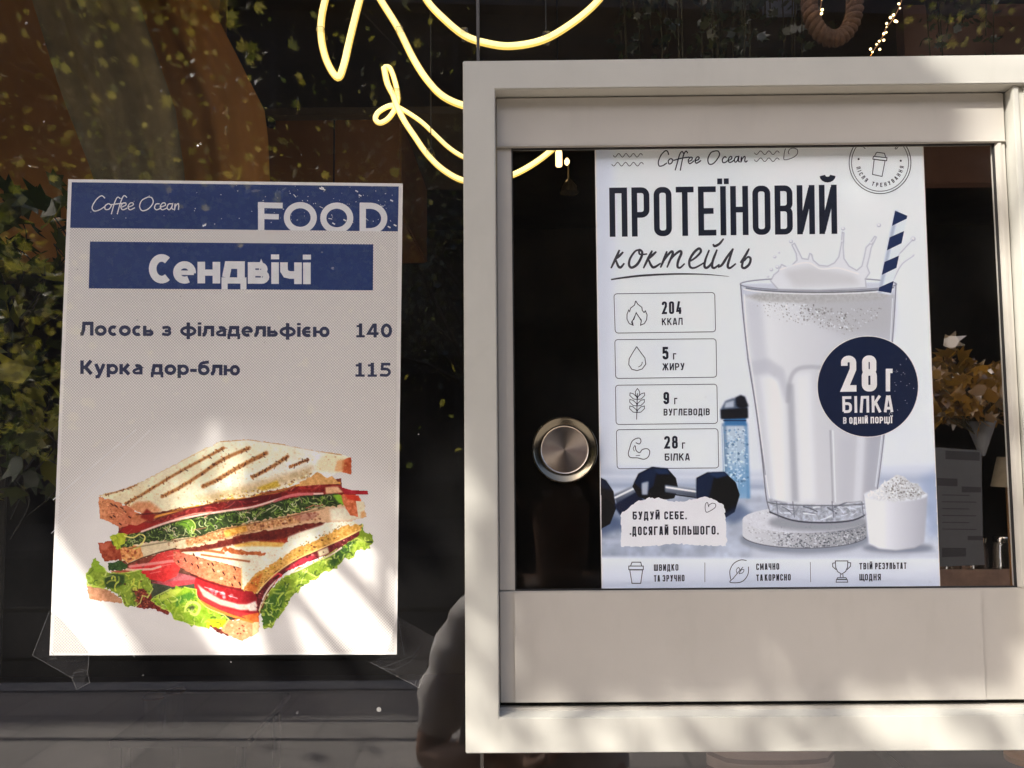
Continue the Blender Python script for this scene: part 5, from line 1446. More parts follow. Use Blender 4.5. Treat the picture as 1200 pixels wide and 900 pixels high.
# round stamp
pr.rib([(1031.3+36.2*math.cos(a), 190.7+36.2*math.sin(a)) for a in np.linspace(0, 2*math.pi, 72)[:-1]], 0.9, True)
pr.rib([(1031.3+33.4*math.cos(a), 190.7+33.4*math.sin(a)) for a in np.linspace(0, 2*math.pi, 72)[:-1]], 0.8, True)
caps_arc(pr, 'ПІСЛЯ ТРЕНУВАННЯ', (1031.3, 190.7), 28.4, 170, 8, 4.8, 0.17, True, 0.52)
caps_arc(pr, 'ІДЕАЛЬНО', (1031.3, 190.7), 23.8, 222, 322, 4.8, 0.17, False, 0.52)
pr.disc((1006.2, 186.4), 1.2); pr.disc((1055.6, 188.4), 1.2)
cup = lambda z: [(900+x/5, 160+y/5) for x, y in z]
pr.rib(cup([(622,134),(612,222),(668,234),(686,142)]), 0.9, True); pr.rib(cup([(618,116),(697,124),(695,142),(614,132)]), 0.9, True); pr.rib(cup([(624,116),(634,96),(640,92),(682,98),(690,122)]), 0.9)
pr.build('round_stamp', M['black_ink'], shake); PN = [Print(YR-0.00018) for _ in range(4)]
# the four panels, their pictures and figures
Z3_ = lambda z: [(700+x/3.911, 330+y/3.911) for x, y in z]
for pr, q in zip(PN, ([(76,56),(538,50),(542,230),(82,236)], [(80,266),(544,262),(547,438),(84,444)], [(83,475),(548,470),(551,650),(86,655)], [(87,679),(553,674),(556,854),(91,858)])):
    a, b, c, d = [np.array(p, float) for p in q]
    o = []
    for k, (p, e, f_) in enumerate(((a, d, b), (b, a, c), (c, b, d), (d, c, a))):
        u = (e-p)/np.linalg.norm(e-p)*14; v = (f_-p)/np.linalg.norm(f_-p)*14
        for i in range(6):
            t = math.radians(90*i/5); o.append(p+u*(1-math.sin(t))+v*(1-math.cos(t)))
    pr.rib(Z3_(o), 0.75, True)
pr = PN[0]; pr.rib(Z3_([(176,88),(170,108),(152,122),(148,138),(144,130),(136,150),(136,172),(146,192),(164,200),(160,180),(168,172),(178,142),(192,164),(202,176),(198,200),(216,192),(226,174),(228,152),(220,134),(214,142),(206,132),(204,118),(186,104),(176,88)]), 0.95)
pr.rib(Z3_([(164,200),(156,186),(164,174),(178,144),(194,168),(202,182),(198,200)]), 0.8)
pr = PN[1]; pr.rib(Z3_([(180,298),(162,326),(146,354),(144,380),(158,402),(182,408),(206,400),(222,378),(218,350),(200,326),(180,298)]), 0.95, smooth=False)
pr.rib(Z3_([(206,368),(202,382),(188,392)]), 0.8, smooth=True)
pr = PN[2]; pr.rib(Z3_([(180,632),(182,560),(184,512)]), 0.9)
for (x, y) in ((182,596),(182,566),(183,536)):
    for s in (-1, 1):
        pr.rib(Z3_([(x, y+4), (x+s*18, y+2), (x+s*34, y-14), (x+s*33, y-26), (x+s*18, y-22), (x+s*3, y-8)]), 0.8, True)
pr.rib(Z3_([(184,490),(174,504),(176,520),(184,530),(193,520),(194,504)]), 0.8, True)
pr = PN[3]; pr.rib(Z3_([(176,738),(192,744),(200,732),(194,718),(176,720),(158,734),(148,764),(142,790),(152,806),(184,808),(214,814),(234,802),(240,778),(228,766),(206,770),(194,784),(178,774),(174,752)]), 0.95, smooth=True)
pr.rib(Z3_([(172,750),(164,764),(170,778)]), 0.7); pr.rib(Z3_([(176,798),(196,796)]), 0.7)
for s_, a, b, h, t in (('204', (296,149), (385,148), 58, .17), ('ККАЛ', (296,200), (391,198), 32, .16), ('5', (299,357), (326,357), 58, .19), ('г', (347,357), (367,357), 40, .13), ('ЖИРУ', (298,407), (400,405), 32, .17),
                       ('9', (303,562), (329,562), 56, .19), ('г', (352,562), (372,562), 40, .13), ('ВУГЛЕВОДІВ', (304,614), (515,612), 31, .17), ('28', (307,766), (369,765), 58, .18), ('г', (388,766), (408,766), 40, .13), ('БІЛКА', (309,821), (424,820), 33, .17)):
    p, q = Z3_([a, b])
    caps(PN[min(3, int((a[1]-60)//205))], s_, p, q, h/3.911, t, 0.16)
for pr in PN: pr.build('nutrition_panel', M['black_ink'], shake)
pr = Print(YR-0.00018)
Z4_ = lambda z: [(690+x/5.294, 530+y/5.294) for x, y in z]
for s_, a, b, h, t in (('БУДУЙ', (272,418), (440,417), 50, .19), ('СЕБЕ.', (468,417), (608,416), 50, .19), ('ДОСЯГАЙ', (270,515), (494,513), 54, .18), ('БІЛЬШОГО.', (524,513), (806,510), 54, .18), ('.', (254,512), (266,512), 54, .18)):
    p, q = Z4_([a, b]); caps(pr, s_, p, q, h/5.294, t, 0.17)
pr.rib(Z4_([(744,340),(736,312),(724,322),(722,350),(730,372),(756,362),(784,342),(786,322),(768,316),(748,326),(744,338)]), 0.75, smooth=True)
pr.build('slogan', M['black_ink'], shake); pr = Print(YR-0.00018)
for s_, a, b, h, t in (('ШВИДКО', (404,736), (556,734), 40, .17), ('ТА', (405,803), (442,802), 40, .17), ('ЗРУЧНО', (458,802), (594,800), 40, .17)):
    p, q = Z4_([a, b]); caps(pr, s_, p, q, h/5.294, t, 0.17)
pr2 = Print(YR-0.00018); pr2.rib(Z4_([(720,684),(720,806)]), 0.6); pr2.build('divider', M['black_ink'], shake)
pr.rib(Z4_([(254,730),(268,813),(322,813),(334,730)]), 0.95, True); pr.rib(Z4_([(248,706),(338,706),(338,728),(248,728)]), 0.95, True); pr.rib(Z4_([(260,704),(268,682),(322,682),(328,704)]), 0.95)
pr.build('footer_note', M['black_ink'], shake); FN = [Print(YR-0.00018), Print(YR-0.00018)]
Z5_ = lambda z: [(850+x/4.5, 500+y/4.5) for x, y in z]
for s_, a, b, h, t in (('СМАЧНО', (163,756), (284,754), 34, .17), ('ТА', (164,814), (198,813), 34, .17), ('КОРИСНО', (208,813), (345,811), 34, .17), ('ТВІЙ', (707,753), (776,752), 34, .17), ('РЕЗУЛЬТАТ', (790,752), (955,750), 34, .17), ('ЩОДНЯ', (707,811), (820,810), 34, .17)):
    p, q = Z5_([a, b]); caps(FN[a[0] > 450], s_, p, q, h/4.5, t, 0.17)
pr2 = Print(YR-0.00018); pr2.rib(Z5_([(448,714),(450,820)]), 0.6); pr2.build('divider', M['black_ink'], shake)
pr = FN[0]
pr.rib(Z5_([(112,706),(80,703),(44,722),(24,760),(28,806)]), 0.9, smooth=True); pr.rib(Z5_([(122,738),(120,776),(100,808),(70,822),(24,820),(44,798)]), 0.9, smooth=True)
pr.rib(Z5_([(40,802),(66,770),(94,740)]), 0.8); pr.rib(Z5_([(62,774),(58,756),(70,742),(76,758),(66,770)]), 0.7, smooth=True); pr.rib(Z5_([(72,776),(92,770),(98,754),(84,756),(72,776)]), 0.7, smooth=True)
pr = FN[1]; pr.rib(Z5_([(580,708),(646,708),(644,742),(634,764),(613,778),(592,764),(582,742)]), 0.95, True)
pr.rib(Z5_([(580,718),(566,720),(566,738),(584,754)]), 0.9); pr.rib(Z5_([(646,716),(661,718),(660,736),(642,754)]), 0.9)
pr.rib(Z5_([(607,778),(606,794)]), 0.8); pr.rib(Z5_([(620,778),(621,794)]), 0.8); pr.rib(Z5_([(592,796),(636,796),(640,804),(588,804)]), 0.8, True); pr.rib(Z5_([(586,806),(643,806),(646,820),(584,820)]), 0.8, True)
for pr in FN: pr.build('footer_note', M['black_ink'], shake)
# the round badge
pr = Print(YR-0.00018); pr.disc((1017, 453), 59.6, n=72); pr.build('badge_rim', M['white_ink'], shake)
pr = Print(YR-0.00024); pr.disc((1017, 453), 58.8, n=72); bad = pr.build('badge', M['badge'], shake)
pr = Print(YR-0.0003)
for s_, a, b, h, t in (('28', (612,626), (800,624), 190, .18), ('г', (846,624), (896,624), 166, .14), ('БІЛКА', (618,738), (886,733), 88, .165), ('В', (621,795), (639,795), 35, .19), ('ОДНІЙ', (654,795), (752,793), 35, .19), ('ПОРЦІЇ', (766,793), (880,792), 35, .19)):
    p, q = [(850+x/4.5, 320+y/4.5) for x, y in (a, b)]
    caps(pr, s_, p, q, h/4.5, t, 0.15)
for _ in range(26):
    x, y = RNG.uniform(1040, 1072), RNG.uniform(410, 490); pr.rib([(x, y), (x+RNG.uniform(-1, 1), y+RNG.uniform(.3, .9))], 0.4)
pr.build('badge_lettering', M['white_ink'], bad)
# ------------------------------------------------------------------ neon script and the things inside the shop
M['neon'] = glow('warm neon jacket', (1.0, 0.66, 0.14), 0.28)
M['neon_core'] = glow('warm neon core', (1.0, 0.86, 0.35), 0.38)
M['bulb'] = glow('fairy light', (1.0, 0.70, 0.30), 1.8)
M['lamp'] = glow('warm lamp glass', (1.0, 0.66, 0.28), 0.9)
YN = 0.10
for k in ('neon', 'neon_core'):                # the tubes are not equally bright along their length
    N, L = M[k].node_tree.nodes, M[k].node_tree.links; P = N['Principled BSDF']
    n_ = noise(N, L, 14, 3); e_ = P.inputs['Emission Strength'].default_value
    r_ = N.new('ShaderNodeMapRange'); r_.inputs[1].default_value = 0.3; r_.inputs[2].default_value = 0.7; r_.inputs[3].default_value = e_*0.72; r_.inputs[4].default_value = e_*1.25
    L.new(n_.outputs['Fac'], r_.inputs[0]); L.new(r_.outputs[0], P.inputs['Emission Strength'])
neon = thing('neon_sign', 'glowing warm yellow neon script hanging inside the window', 'neon sign', at(500, 60, YN))
strokes = [([(398,-70),(386,-20),(377,20),(377,48),(384,74),(396,91),(403,76),(410,46),(421,2),(432,-40),(440,-80)], 3.9, 0),
           ([(440,-12),(448,3),(466,32),(484,68),(500,93),(518,112),(541,123),(570,128),(610,120)], 3.9, 0),
           ([(486,-30),(500,0),(520,22),(545,42),(572,51),(600,54),(636,47),(668,29),(698,4),(716,-22),(724,-60)], 3.9, 0),
           ([(450,79),(454,98),(461,112),(465,124),(474,142),(486,160),(500,180),(518,198),(541,211),(566,214),(598,206),(622,194),(644,178),(662,160)], 3.3, 0),
           ([(450,79),(457,80),(463,96),(466,112),(464,125),(456,138),(446,144),(440,140),(443,132),(454,125),(465,123)], 2.9, 0.004),
           ([(464,124),(478,132),(494,143),(510,158),(526,173),(543,184),(560,190)], 2.6, 0.012)]
for pts, w, dy in strokes:
    P_ = crom(pts, 6)
    W3 = at([p[0] for p in P_], [p[1] for p in P_], YN+dy)
    r = w*0.76e-3*1.27
    mb = MB(); mb.tube(W3, r, 10); tb = mb.build('tube', M['neon'], neon, smooth=True)
    Q = W3.copy(); Q[:, 1] -= r*0.30
    mb = MB(); mb.tube(Q, r*0.86, 8); mb.build('core', M['neon_core'], tb, smooth=True)
mb = MB()
for x, y in ((382,-30),(640,46),(505,182)):
    a = at(x, y, YN+0.008); mb.tube([a, (a[0], a[1], 3.3)], 0.0006, 5)
mb.build('hanging_wire', M['matt_black'], neon)
M['clip'] = glass_mat('clear acrylic clip', 0.08, (0.8, 0.8, 0.78), 0.2)
for x, y in ((378, 40), (470, 40), (545, 42), (640, 46), (466, 112), (505, 182)):
    c_ = at(x, y, YN+0.006)
    mb = MB(); mb.box(c_[0]-0.004, c_[0]+0.004, YN-0.006, YN+0.014, c_[2]-0.003, c_[2]+0.003, bev=0.0008); mb.build('clip', M['clip'], neon)

M['cloth_grey'] = plain('grey green linen', (0.15, 0.115, 0.05), 0.95, 0.5, 5, bump=0.3, bscale=300)
M['cloth_brown'] = plain('brown velvet', (0.40, 0.18, 0.036), 0.9, 0.15, 4, bump=0.2, bscale=300)
def drape(name, mat, L_, R_, Y, folds, amp, label):
    """cloth hung from the ceiling: edges as photo points from top to bottom"""
    nu, nv = 60, 30
    ys = np.linspace(L_[0][1], L_[-1][1], nv)
    xl = np.interp(ys, [p[1] for p in L_], [p[0] for p in L_]); xr = np.interp(ys, [p[1] for p in R_], [p[0] for p in R_])
    vs = []
    for d in (0, 0.004):
        for j in range(nv):
            for i in range(nu+1):
                u = i/nu
                yy = Y+amp*(math.sin(u*folds*6.283+0.6*math.sin(j*0.21))+0.4*math.sin(u*folds*15.1+1))
                p = at(xl[j]+(xr[j]-xl[j])*u, ys[j], Y); vs.append((p[0], yy+d, p[2]))
    n = nv*(nu+1); fs = []
    for j in range(nv-1):
        for i in range(nu):
            a = j*(nu+1)+i; fs += [(a, a+1, a+nu+2, a+nu+1), (n+a, n+a+nu+1, n+a+nu+2, n+a+1)]
    mb = MB(); mb.add(vs, fs)
    return tag(mb.build(name, mat, smooth=True, recalc=False), label, 'curtain')
drape('curtain', M['cloth_grey'], [(20,-520),(34,-10),(72,110),(112,212),(130,300),(130,420)], [(140,-520),(158,-10),(206,130),(218,214),(222,300),(215,420)], 0.62, 2.0, 0.006, 'greyish green draped curtain with folds above the sandwich menu')
drape('curtain', M['cloth_brown'], [(150,-520),(156,-10),(202,130),(214,214),(218,300),(210,420)], [(236,-520),(242,-4),(276,62),(312,134),(316,220),(314,420)], 0.72, 1.5, 0.006, 'smooth brown curtain slanting down behind the menu poster')
# brown plastered partition with a cabinet on it
mb = MB(); a = at(-560, -600, 1.5); b = at(252, 300, 1.5)
mb.box(a[0], b[0], 1.5, 1.56, b[2], 3.29)
tag(mb.build('partition_wall', M['brown_wall']), 'brown plastered partition wall behind the curtains', 'wall')
cab = thing('wall_cabinet', 'brown wall cabinet with dark ledge beside the slanting curtain', 'cabinet', at(400, 250, 1.1))
M['cab'] = plain('brown stained wood', (0.17, 0.075, 0.018), 0.6, 0.3, 3, bump=0.2)
mb = MB(); a = at(300, 134, 1.0); b = at(470, 250, 1.0); mb.box(a[0], b[0], 1.0, 1.5-0.002, b[2], a[2]); bevel(mb.build('body', M['cab'], cab), 0.004)
mb = MB(); a = at(300, 127, 0.97); b = at(560, 133, 0.97); mb.box(a[0], b[0], 0.97, 1.5-0.002, b[2]+0.001, a[2]); mb.build('ledge', M['dark_wall'], cab)
mb = MB(); p = at(321, 149, 1.0); mb.lathe([(0.004, -0.002), (0.004, -0.016), (0.011, -0.02), (0.011, -0.028), (0.004, -0.032)], tuple(p), 'y', 20); mb.build('knob', M['matt_black'], cab, smooth=40)
mb = MB(); p0 = at(392, 134, 1.0); q0 = at(392, 262, 1.0); mb.box(p0[0]-0.0015, p0[0]+0.0015, 0.9975, 1.0-0.0005, q0[2], p0[2]-0.001); mb.build('door_gap', M['matt_black'], cab)

ip = thing('indoor_plant', 'tall dark leafy indoor plant at the left edge beside the menu', 'plant', (float(at(20, 900, 0.5)[0]), 0.5, 0.03))
st = MB(); pos = []
bx = float(at(15, 900, 0.5)[0])
for k in range(30):
    e = np.array(at(RNG.uniform(-70, 66), RNG.uniform(225, 560), 0.5+RNG.uniform(-0.12, 0.12)))
    pp = crom([((bx-0.05)*0.7+e[0]*0.3, 0.53, e[2]-0.10), ((bx+e[0]*2)/3, 0.52, e[2]-0.04), tuple(e)], 6); st.tube(pp, 0.0012, 5)
    pos += list(e+RNG.normal(0, 0.035, (8, 3)))
st.tube([(bx-0.05, 0.53, 0.42), (bx-0.055, 0.53, 1.2), (bx-0.05, 0.53, 2.0)], [0.012, 0.01, 0.006], 10)
st.build('stem', M['stem_dark'] if 'stem_dark' in M else M.setdefault('stem_dark', plain('dark plant stem', (0.014, 0.012, 0.006), 0.9)), ip)
lf = MB(); leaves(lf, pos, 0.040); lf.build('foliage', leaf_mat('indoor leaves', [(0.012, 0.02, 0.005), (0.03, 0.042, 0.008), (0.06, 0.07, 0.012), (0.20, 0.19, 0.02)], 0.03), ip, recalc=False)
mb = MB(); mb.lathe([(0.11, 0.0), (0.15, 0.40), (0.14, 0.40), (0.13, 0.36)], (bx, 0.5, 0.031), 'z', 28); mb.build('pot', plain('dark glazed pot', (0.03, 0.026, 0.022), 0.3), ip, smooth=40)
# counter with tumblers
M['counter'] = plain('dark counter wood', (0.045, 0.032, 0.024), 0.4, 0.25, 4)
cn = thing('counter', 'dark wooden bar counter along the inside of the window', 'counter', (0, 0.7, 0.03))
mb = MB(); mb.box(-2.6, 2.6, 0.62, 1.05, 0.98, 1.02, bev=0.004); mb.build('top', M['counter'], cn)
mb = MB(); mb.box(-2.6, 2.6, 0.68, 1.0, 0.031, 0.978); mb.build('front', M['dark_wall'], cn)
M['tumbler'] = glass_mat('tumbler glass', 0.10, (0.90, 0.88, 0.84))
M['rim'] = plain('copper rim', (0.62, 0.30, 0.12), 0.22, 0.1, 20, metallic=1.0)
def tumbler(px, Y, r, h, label, group='tumblers on the counter'):
    p = at(px, 850, Y)
    t = thing('tumbler', label, 'tumbler', (p[0], Y, zt+0.0003), group)
    mb = MB(); mb.lathe([(r*0.85, 0.0), (r, h), (r-0.003, h), (r*0.80, 0.006)], (p[0], Y, zt+0.0003), 'z', 28); mb.build('glass', M['tumbler'], t, smooth=40)
    mb = MB(); mb.lathe([(r+0.0002, h-0.004), (r+0.0008, h-0.004), (r+0.0008, h), (r+0.0002, h)], (p[0], Y, zt+0.0003), 'z', 28); mb.build('rim', M['rim'], t, smooth=40)
zt = float(at(190, 858, 2.0)[2])
tb_ = thing('table', 'small dark table with two tumblers deep inside the shop', 'table', (float(at(200, 858, 2.0)[0]), 2.1, 0.03))
ax_, bx_ = float(at(140, 858, 2.0)[0]), float(at(300, 858, 2.0)[0])
mb = MB(); mb.box(ax_, bx_, 1.93, 2.4, zt-0.025, zt, bev=0.004); mb.build('top', M['matt_black'], tb_)
for x in (ax_+0.04, bx_-0.04):
    for y in (1.97, 2.36):
        mb = MB(); mb.tube([(x, y, 0.031), (x, y, zt-0.0255)], 0.016, 10); mb.build('leg', M['matt_black'], tb_)
tumbler(180, 2.0, 0.036, 0.12, 'left plain glass tumbler below the sandwich menu')
tumbler(205, 2.06, 0.033, 0.12, 'right glass tumbler with a copper rim below the sandwich menu')

# right of the joint: greenery, rope wreath, fairy lights
M['frond'] = leaf_mat('dark hanging fronds', [(0.02, 0.035, 0.008), (0.045, 0.065, 0.016), (0.08, 0.09, 0.02)])
M['rope'] = plain('jute rope', (0.085, 0.042, 0.017), 0.95, 0.35, 60, bump=0.8, bscale=220)
M['stem'] = plain('plant stem', (0.06, 0.05, 0.02), 0.9)
M['pot'] = plain('dark clay pot', (0.05, 0.035, 0.028), 0.8, 0.2, 10)
def hanging_plant(px, py, Y, n, sp, label, pot=True, drop=0.35):
    c = at(px, py, Y)
    t = thing('hanging_plant', label, 'plant', c, None)
    if pot:
        mb = MB(); mb.lathe([(0.05, 0.10), (0.075, 0.22), (0.068, 0.22), (0.06, 0.13)], tuple(c), 'z', 24); mb.build('pot', M['pot'], t, smooth=40)
        mb = MB(); mb.tube([(c[0], c[1], c[2]+0.13), (c[0], c[1], 3.3)], 0.002, 5); mb.build('cord', M['rope'], t)
    st = MB(); pos = []
    for _ in range(n):
        a = RNG.uniform(0, 6.28); r = RNG.uniform(0.3, 1)*sp
        p0 = np.array([c[0]+0.03*math.cos(a), c[1]+0.03*math.sin(a), c[2]+0.2])
        p2 = np.array([c[0]+r*math.cos(a), c[1]+r*math.sin(a), c[2]-RNG.uniform(-0.1, drop)])
        p1 = (p0+p2)/2+np.array([r*0.4*math.cos(a), r*0.4*math.sin(a), 0.12])
        pp = crom([p0, p1, p2], 6); st.tube(pp, 0.0014, 4)
        for q in pp[2:]:
            pos += list(np.array(q)+RNG.normal(0, 0.014, (3, 3)))
    st.build('stem', M['stem'], t)
    lf = MB(); leaves(lf, pos, 0.017); lf.build('foliage', M['frond'], t, recalc=False)
hanging_plant(800, -10, 0.62, 34, 0.13, 'dark leafy hanging plant above the white hatch frame')
hanging_plant(890, -30, 0.78, 16, 0.09, 'smaller dark hanging plant beside the rope ring')
hanging_plant(1120, 60, 0.95, 9, 0.09, 'sparse trailing plant behind the hatch glass right of the shake poster', True, 0.22)
w = thing('rope_ring', 'braided jute rope ring hanging above the hatch', 'wreath', at(972, 58, 0.30))
c = at(975, 2, 0.30)
k_ = (0.684+0.30)/FPX
for ph in (0, math.pi):
    pts = []
    for i in range(180):
        a = 2*math.pi*i/179; b = 34*a/2+ph
        R_, h_ = 30*k_, 5.2*k_
        pts.append((c[0]+math.cos(a)*(R_*0.92+h_*math.cos(b)), c[1]+h_*math.sin(b), c[2]+math.sin(a)*(R_*1.55+h_*math.cos(b))))
    mb = MB(); mb.tube(pts, 5.6*k_, 7); mb.build('strand', M['rope'], w, smooth=True)
mb = MB(); mb.tube([(c[0], c[1], c[2]+30*1.5*k_), (c[0], c[1], 3.3)], 0.002, 5); mb.build('cord', M['rope'], w)
def lights(pts, n, Y, label):
    P_ = crom(pts, 8)
    t = thing('fairy_lights', label, 'string lights', at(pts[-1][0], pts[-1][1], Y))
    W3 = at([p[0] for p in P_], [p[1] for p in P_], Y)
    mb = MB(); mb.tube(W3, 0.0006, 5); mb.build('wire', M['rim'], t)
    for i in range(n):
        j = min(len(P_)-1, int(len(P_)*(i+0.5)/n)); q = W3[j]+RNG.normal(0, 0.003, 3)
        bm = bmesh.new(); bmesh.ops.create_icosphere(bm, subdivisions=1, radius=RNG.uniform(0.0011, 0.0022), matrix=Matrix.Translation(q))
        MB().bm(bm).build('bulb', M['bulb'], t, smooth=True)
lights([(1068,-60),(1060,-20),(1056,2),(1048,20),(1038,34),(1032,48),(1022,62),(1014,80)], 26, 0.34, 'string of tiny warm lights slanting down right of the rope ring')
lights([(962,-60),(963,-20),(962,6),(960,22),(963,36),(966,52)], 16, 0.32, 'short string of tiny warm lights inside the rope ring')
mb = MB(); a = at(1058, 6, 1.25); b = at(1330, 212, 1.25)
mb.box(a[0], b[0], 1.25, 1.29, b[2], a[2]); tag(mb.build('wall_board', plain('dull brown board', (0.15, 0.075, 0.045), 0.7, 0.3, 4)), 'dull brown wooden board at the top right behind the glass', 'board')
mb = MB(); a = at(894, -40, 1.6); b = at(934, 16, 1.6)
mb.box(a[0], b[0], 1.6, 1.62, b[2], a[2]); tag(mb.build('wall_picture', plain('pale blue grey panel', (0.20, 0.22, 0.27), 0.6, 0.2, 8)), 'small pale blue grey panel behind the hanging plants', 'picture')

# small pendant lamp seen through the hatch
p = at(661, 196, 1.2)
lp = thing('pendant_lamp', 'small lit pendant lamp with a dark hood behind the hatch glass', 'lamp', p)
kq = 1.884/FPX
mb = MB(); q = at(655, 195, 1.2); mb.lathe([(3.6*kq, 0), (4.0*kq, 2*kq), (4.0*kq, 17*kq), (3.4*kq, 19*kq)], tuple(q), 'z', 20); mb.build('shade', M['lamp'], lp, smooth=40)
mb = MB(); mb.tube([q+np.array([0, 0, 19*kq]), (q[0], q[1], 3.3)], 0.002, 5); mb.build('cord', M['matt_black'], lp)
q = at(664.5, 190, 1.2)
mb = MB(); mb.lathe([(1*kq, -4*kq), (3*kq, -2*kq), (3.2*kq, 2*kq), (1*kq, 5*kq)], tuple(q), 'z', 14); mb.build('bulb', M['lamp'], lp, smooth=True)
q = at(667, 226, 1.2)
mb = MB(); mb.lathe([(11*kq, 0), (10.5*kq, 6*kq), (7*kq, 13*kq), (2*kq, 17*kq), (1*kq, 40*kq)], tuple(q), 'z', 24)
mb.build('hood', plain('smoky glass hood', (0.07, 0.055, 0.03), 0.12), lp, smooth=50)

# dried flowers, notice, jars at the right
M['dry'] = leaf_mat('dried yellow petals', [(0.18, 0.08, 0.005), (0.30, 0.16, 0.010), (0.26, 0.13, 0.012), (0.10, 0.06, 0.010)])
c = at(1132, 478, 0.55)
fl = thing('dried_bouquet', 'bouquet of dried yellow flowers in a pale cone behind the hatch glass', 'bouquet', at(1148, 520, 0.55))
pos = []; st = MB(); base = at(1150, 512, 0.55)
for _ in range(26):
    e = np.array(at(RNG.normal(1130, 25), RNG.normal(462, 16), 0.55+RNG.uniform(-0.04, 0.04))); st.tube(crom([base, (base+e)/2+RNG.normal(0, 0.006, 3), e], 4), 0.001, 4)
    pos += list(e+RNG.normal(0, 0.012, (9, 3)))
st.build('stem', M['stem'], fl)
lf = MB(); leaves(lf, pos, 0.027); lf.build('petals', M['dry'], fl, recalc=False)
mb = MB(); mb.lathe([(0.004, -0.02), (0.022, 0.035), (0.020, 0.035), (0.003, -0.016)], (base[0], base[1], base[2]-0.01), 'z', 20); mb.build('cone', plain('pale wrapping paper', (0.10, 0.10, 0.098), 0.8, 0.1, 30), fl, smooth=40)
nb = thing('notice_board', 'dark grey notice sheet with black bars beside the shake poster', 'notice', at(1125, 655, 0.45))
mb = MB(); mb.plate([(1096,524),(1150,528),(1152,632),(1154,662),(1100,664)], 0.45, 0.455); mb.build('sheet', plain('grey card', (0.045, 0.045, 0.043), 0.7, 0.1, 20), nb)
pr = Print(0.4495)
for q in ([(1098,560),(1122,561),(1122,570),(1098,569)], [(1127,570),(1150,571),(1150,577),(1127,577)], [(1108,528),(1148,530),(1148,540),(1108,538)], [(1104,642),(1132,642),(1132,652),(1104,653)], [(1134,628),(1152,628),(1152,633),(1134,633)]): pr.poly(q)
for y in (580, 588, 596, 604, 612, 620): pr.rib([(1104, y), (1148-((y*7) % 16), y+0.5)], 1.0)
pr.build('print', M['matt_black'], nb)
tl = thing('table_lamp', 'small cream lampshade on a brown stem at the right edge', 'lamp', at(1184, 640, 0.6))
q = at(1184, 570, 0.6); kq = 1.284/FPX
mb = MB(); mb.lathe([(20*kq, 0), (12*kq, 34*kq), (11*kq, 34*kq), (19*kq, 0)], tuple(q), 'z', 28); mb.build('shade', plain('cream linen shade', (0.17, 0.135, 0.08), 0.9, 0.1, 60), tl, smooth=40)
mb = MB(); mb.tube([(q[0], q[1], 1.2202), (q[0], q[1], q[2]+0.02)], 5*kq, 14); mb.lathe([(20*kq, 0), (20*kq, 6*kq), (5*kq, 10*kq)], (q[0], q[1], 1.2202), 'z', 24); mb.build('stem', M['cab'], tl, smooth=40)
M['crate'] = plain('rough brown crate wood', (0.16, 0.095, 0.06), 0.85, 0.4, 14, bump=0.4)
mb = MB(); a = at(1080, 690, 0.5); mb.box(a[0], a[0]+0.5, 0.40, 1.02, 1.200, 1.2200, bev=0.002)
tag(mb.build('shelf', M['matt_black']), 'dark shelf behind the hatch under the crate and the lamp', 'shelf')
cr = thing('wooden_crate', 'low brown wooden crate of jars behind the hatch glass', 'crate', at(1140, 690, 0.75))
a = at(1098, 664, 0.75); b = at(1205, 720, 0.75)
mb = MB()
for i in range(3):
    z0 = 1.2204+i*(a[2]-1.2204)/3; z1 = z0+(a[2]-1.2204)/3-0.006
    for y in (0.75, 0.9): mb.box(a[0], b[0], y, y+0.008, z0, z1, bev=0.0015)
mb.box(a[0], b[0], 0.758, 0.90, 1.2204, 1.248)
mb.build('slats', M['crate'], cr)
for px, lab in ((1118, 'left small glass jar in the brown crate'), (1150, 'middle small glass jar in the brown crate'), (1182, 'right small glass jar in the brown crate')):
    p = at(px, 690, 0.82)
    j = thing('jar', lab, 'jar', (p[0], 0.83, 1.2285), 'jars in the crate')
    hj = a[2]-1.2285+0.02
    mb = MB(); mb.lathe([(0.018, 0), (0.02, 0.004), (0.02, hj), (0.016, hj+0.012), (0.015, hj+0.012), (0.018, hj), (0.018, 0.005)], (p[0], 0.83, 1.2285), 'z', 24); mb.build('glass', M['tumbler'], j, smooth=40)
    mb = MB(); mb.lathe([(0.0175, hj+0.0125), (0.0175, hj+0.022), (0.016, hj+0.024)], (p[0], 0.83, 1.2285), 'z', 24); mb.build('lid', M['steel'], j, smooth=40)
# what shows under the frame
cu = thing('striped_cushion', 'cushion with brown stripes below the hatch frame', 'cushion', at(940, 930, 0.45))
m_, N, L, P = new_mat('striped cushion cloth')
tc = N.new('ShaderNodeTexCoord'); wv = N.new('ShaderNodeTexWave'); wv.bands_direction = 'Z'; wv.inputs['Scale'].default_value = 14
L.new(tc.outputs['Object'], wv.inputs['Vector'])
rp = N.new('ShaderNodeValToRGB'); rp.color_ramp.interpolation = 'CONSTANT'
rp.color_ramp.elements[0].color = (0.16, 0.115, 0.09, 1); rp.color_ramp.elements[1].color = (0.05, 0.026, 0.02, 1); rp.color_ramp.elements[1].position = 0.8
L.new(wv.outputs['Fac'], rp.inputs[0]); L.new(rp.outputs[0], P.inputs['Base Color']); P.inputs['Roughness'].default_value = 0.95
q = at(935, 930, 0.45); bm = bmesh.new(); bmesh.ops.create_cube(bm, size=1); bmesh.ops.subdivide_edges(bm, edges=bm.edges[:], cuts=8, use_grid_fill=True)
for v in bm.verts:
    x, y, z = v.co*2
    s_ = (1-abs(x)**4)*(1-abs(z)**4)
    v.co = Vector((q[0]+x*0.10, q[1]+0.12+y*0.012*(0.3+3.4*max(0, s_)**0.6), q[2]-0.02+z*0.075))
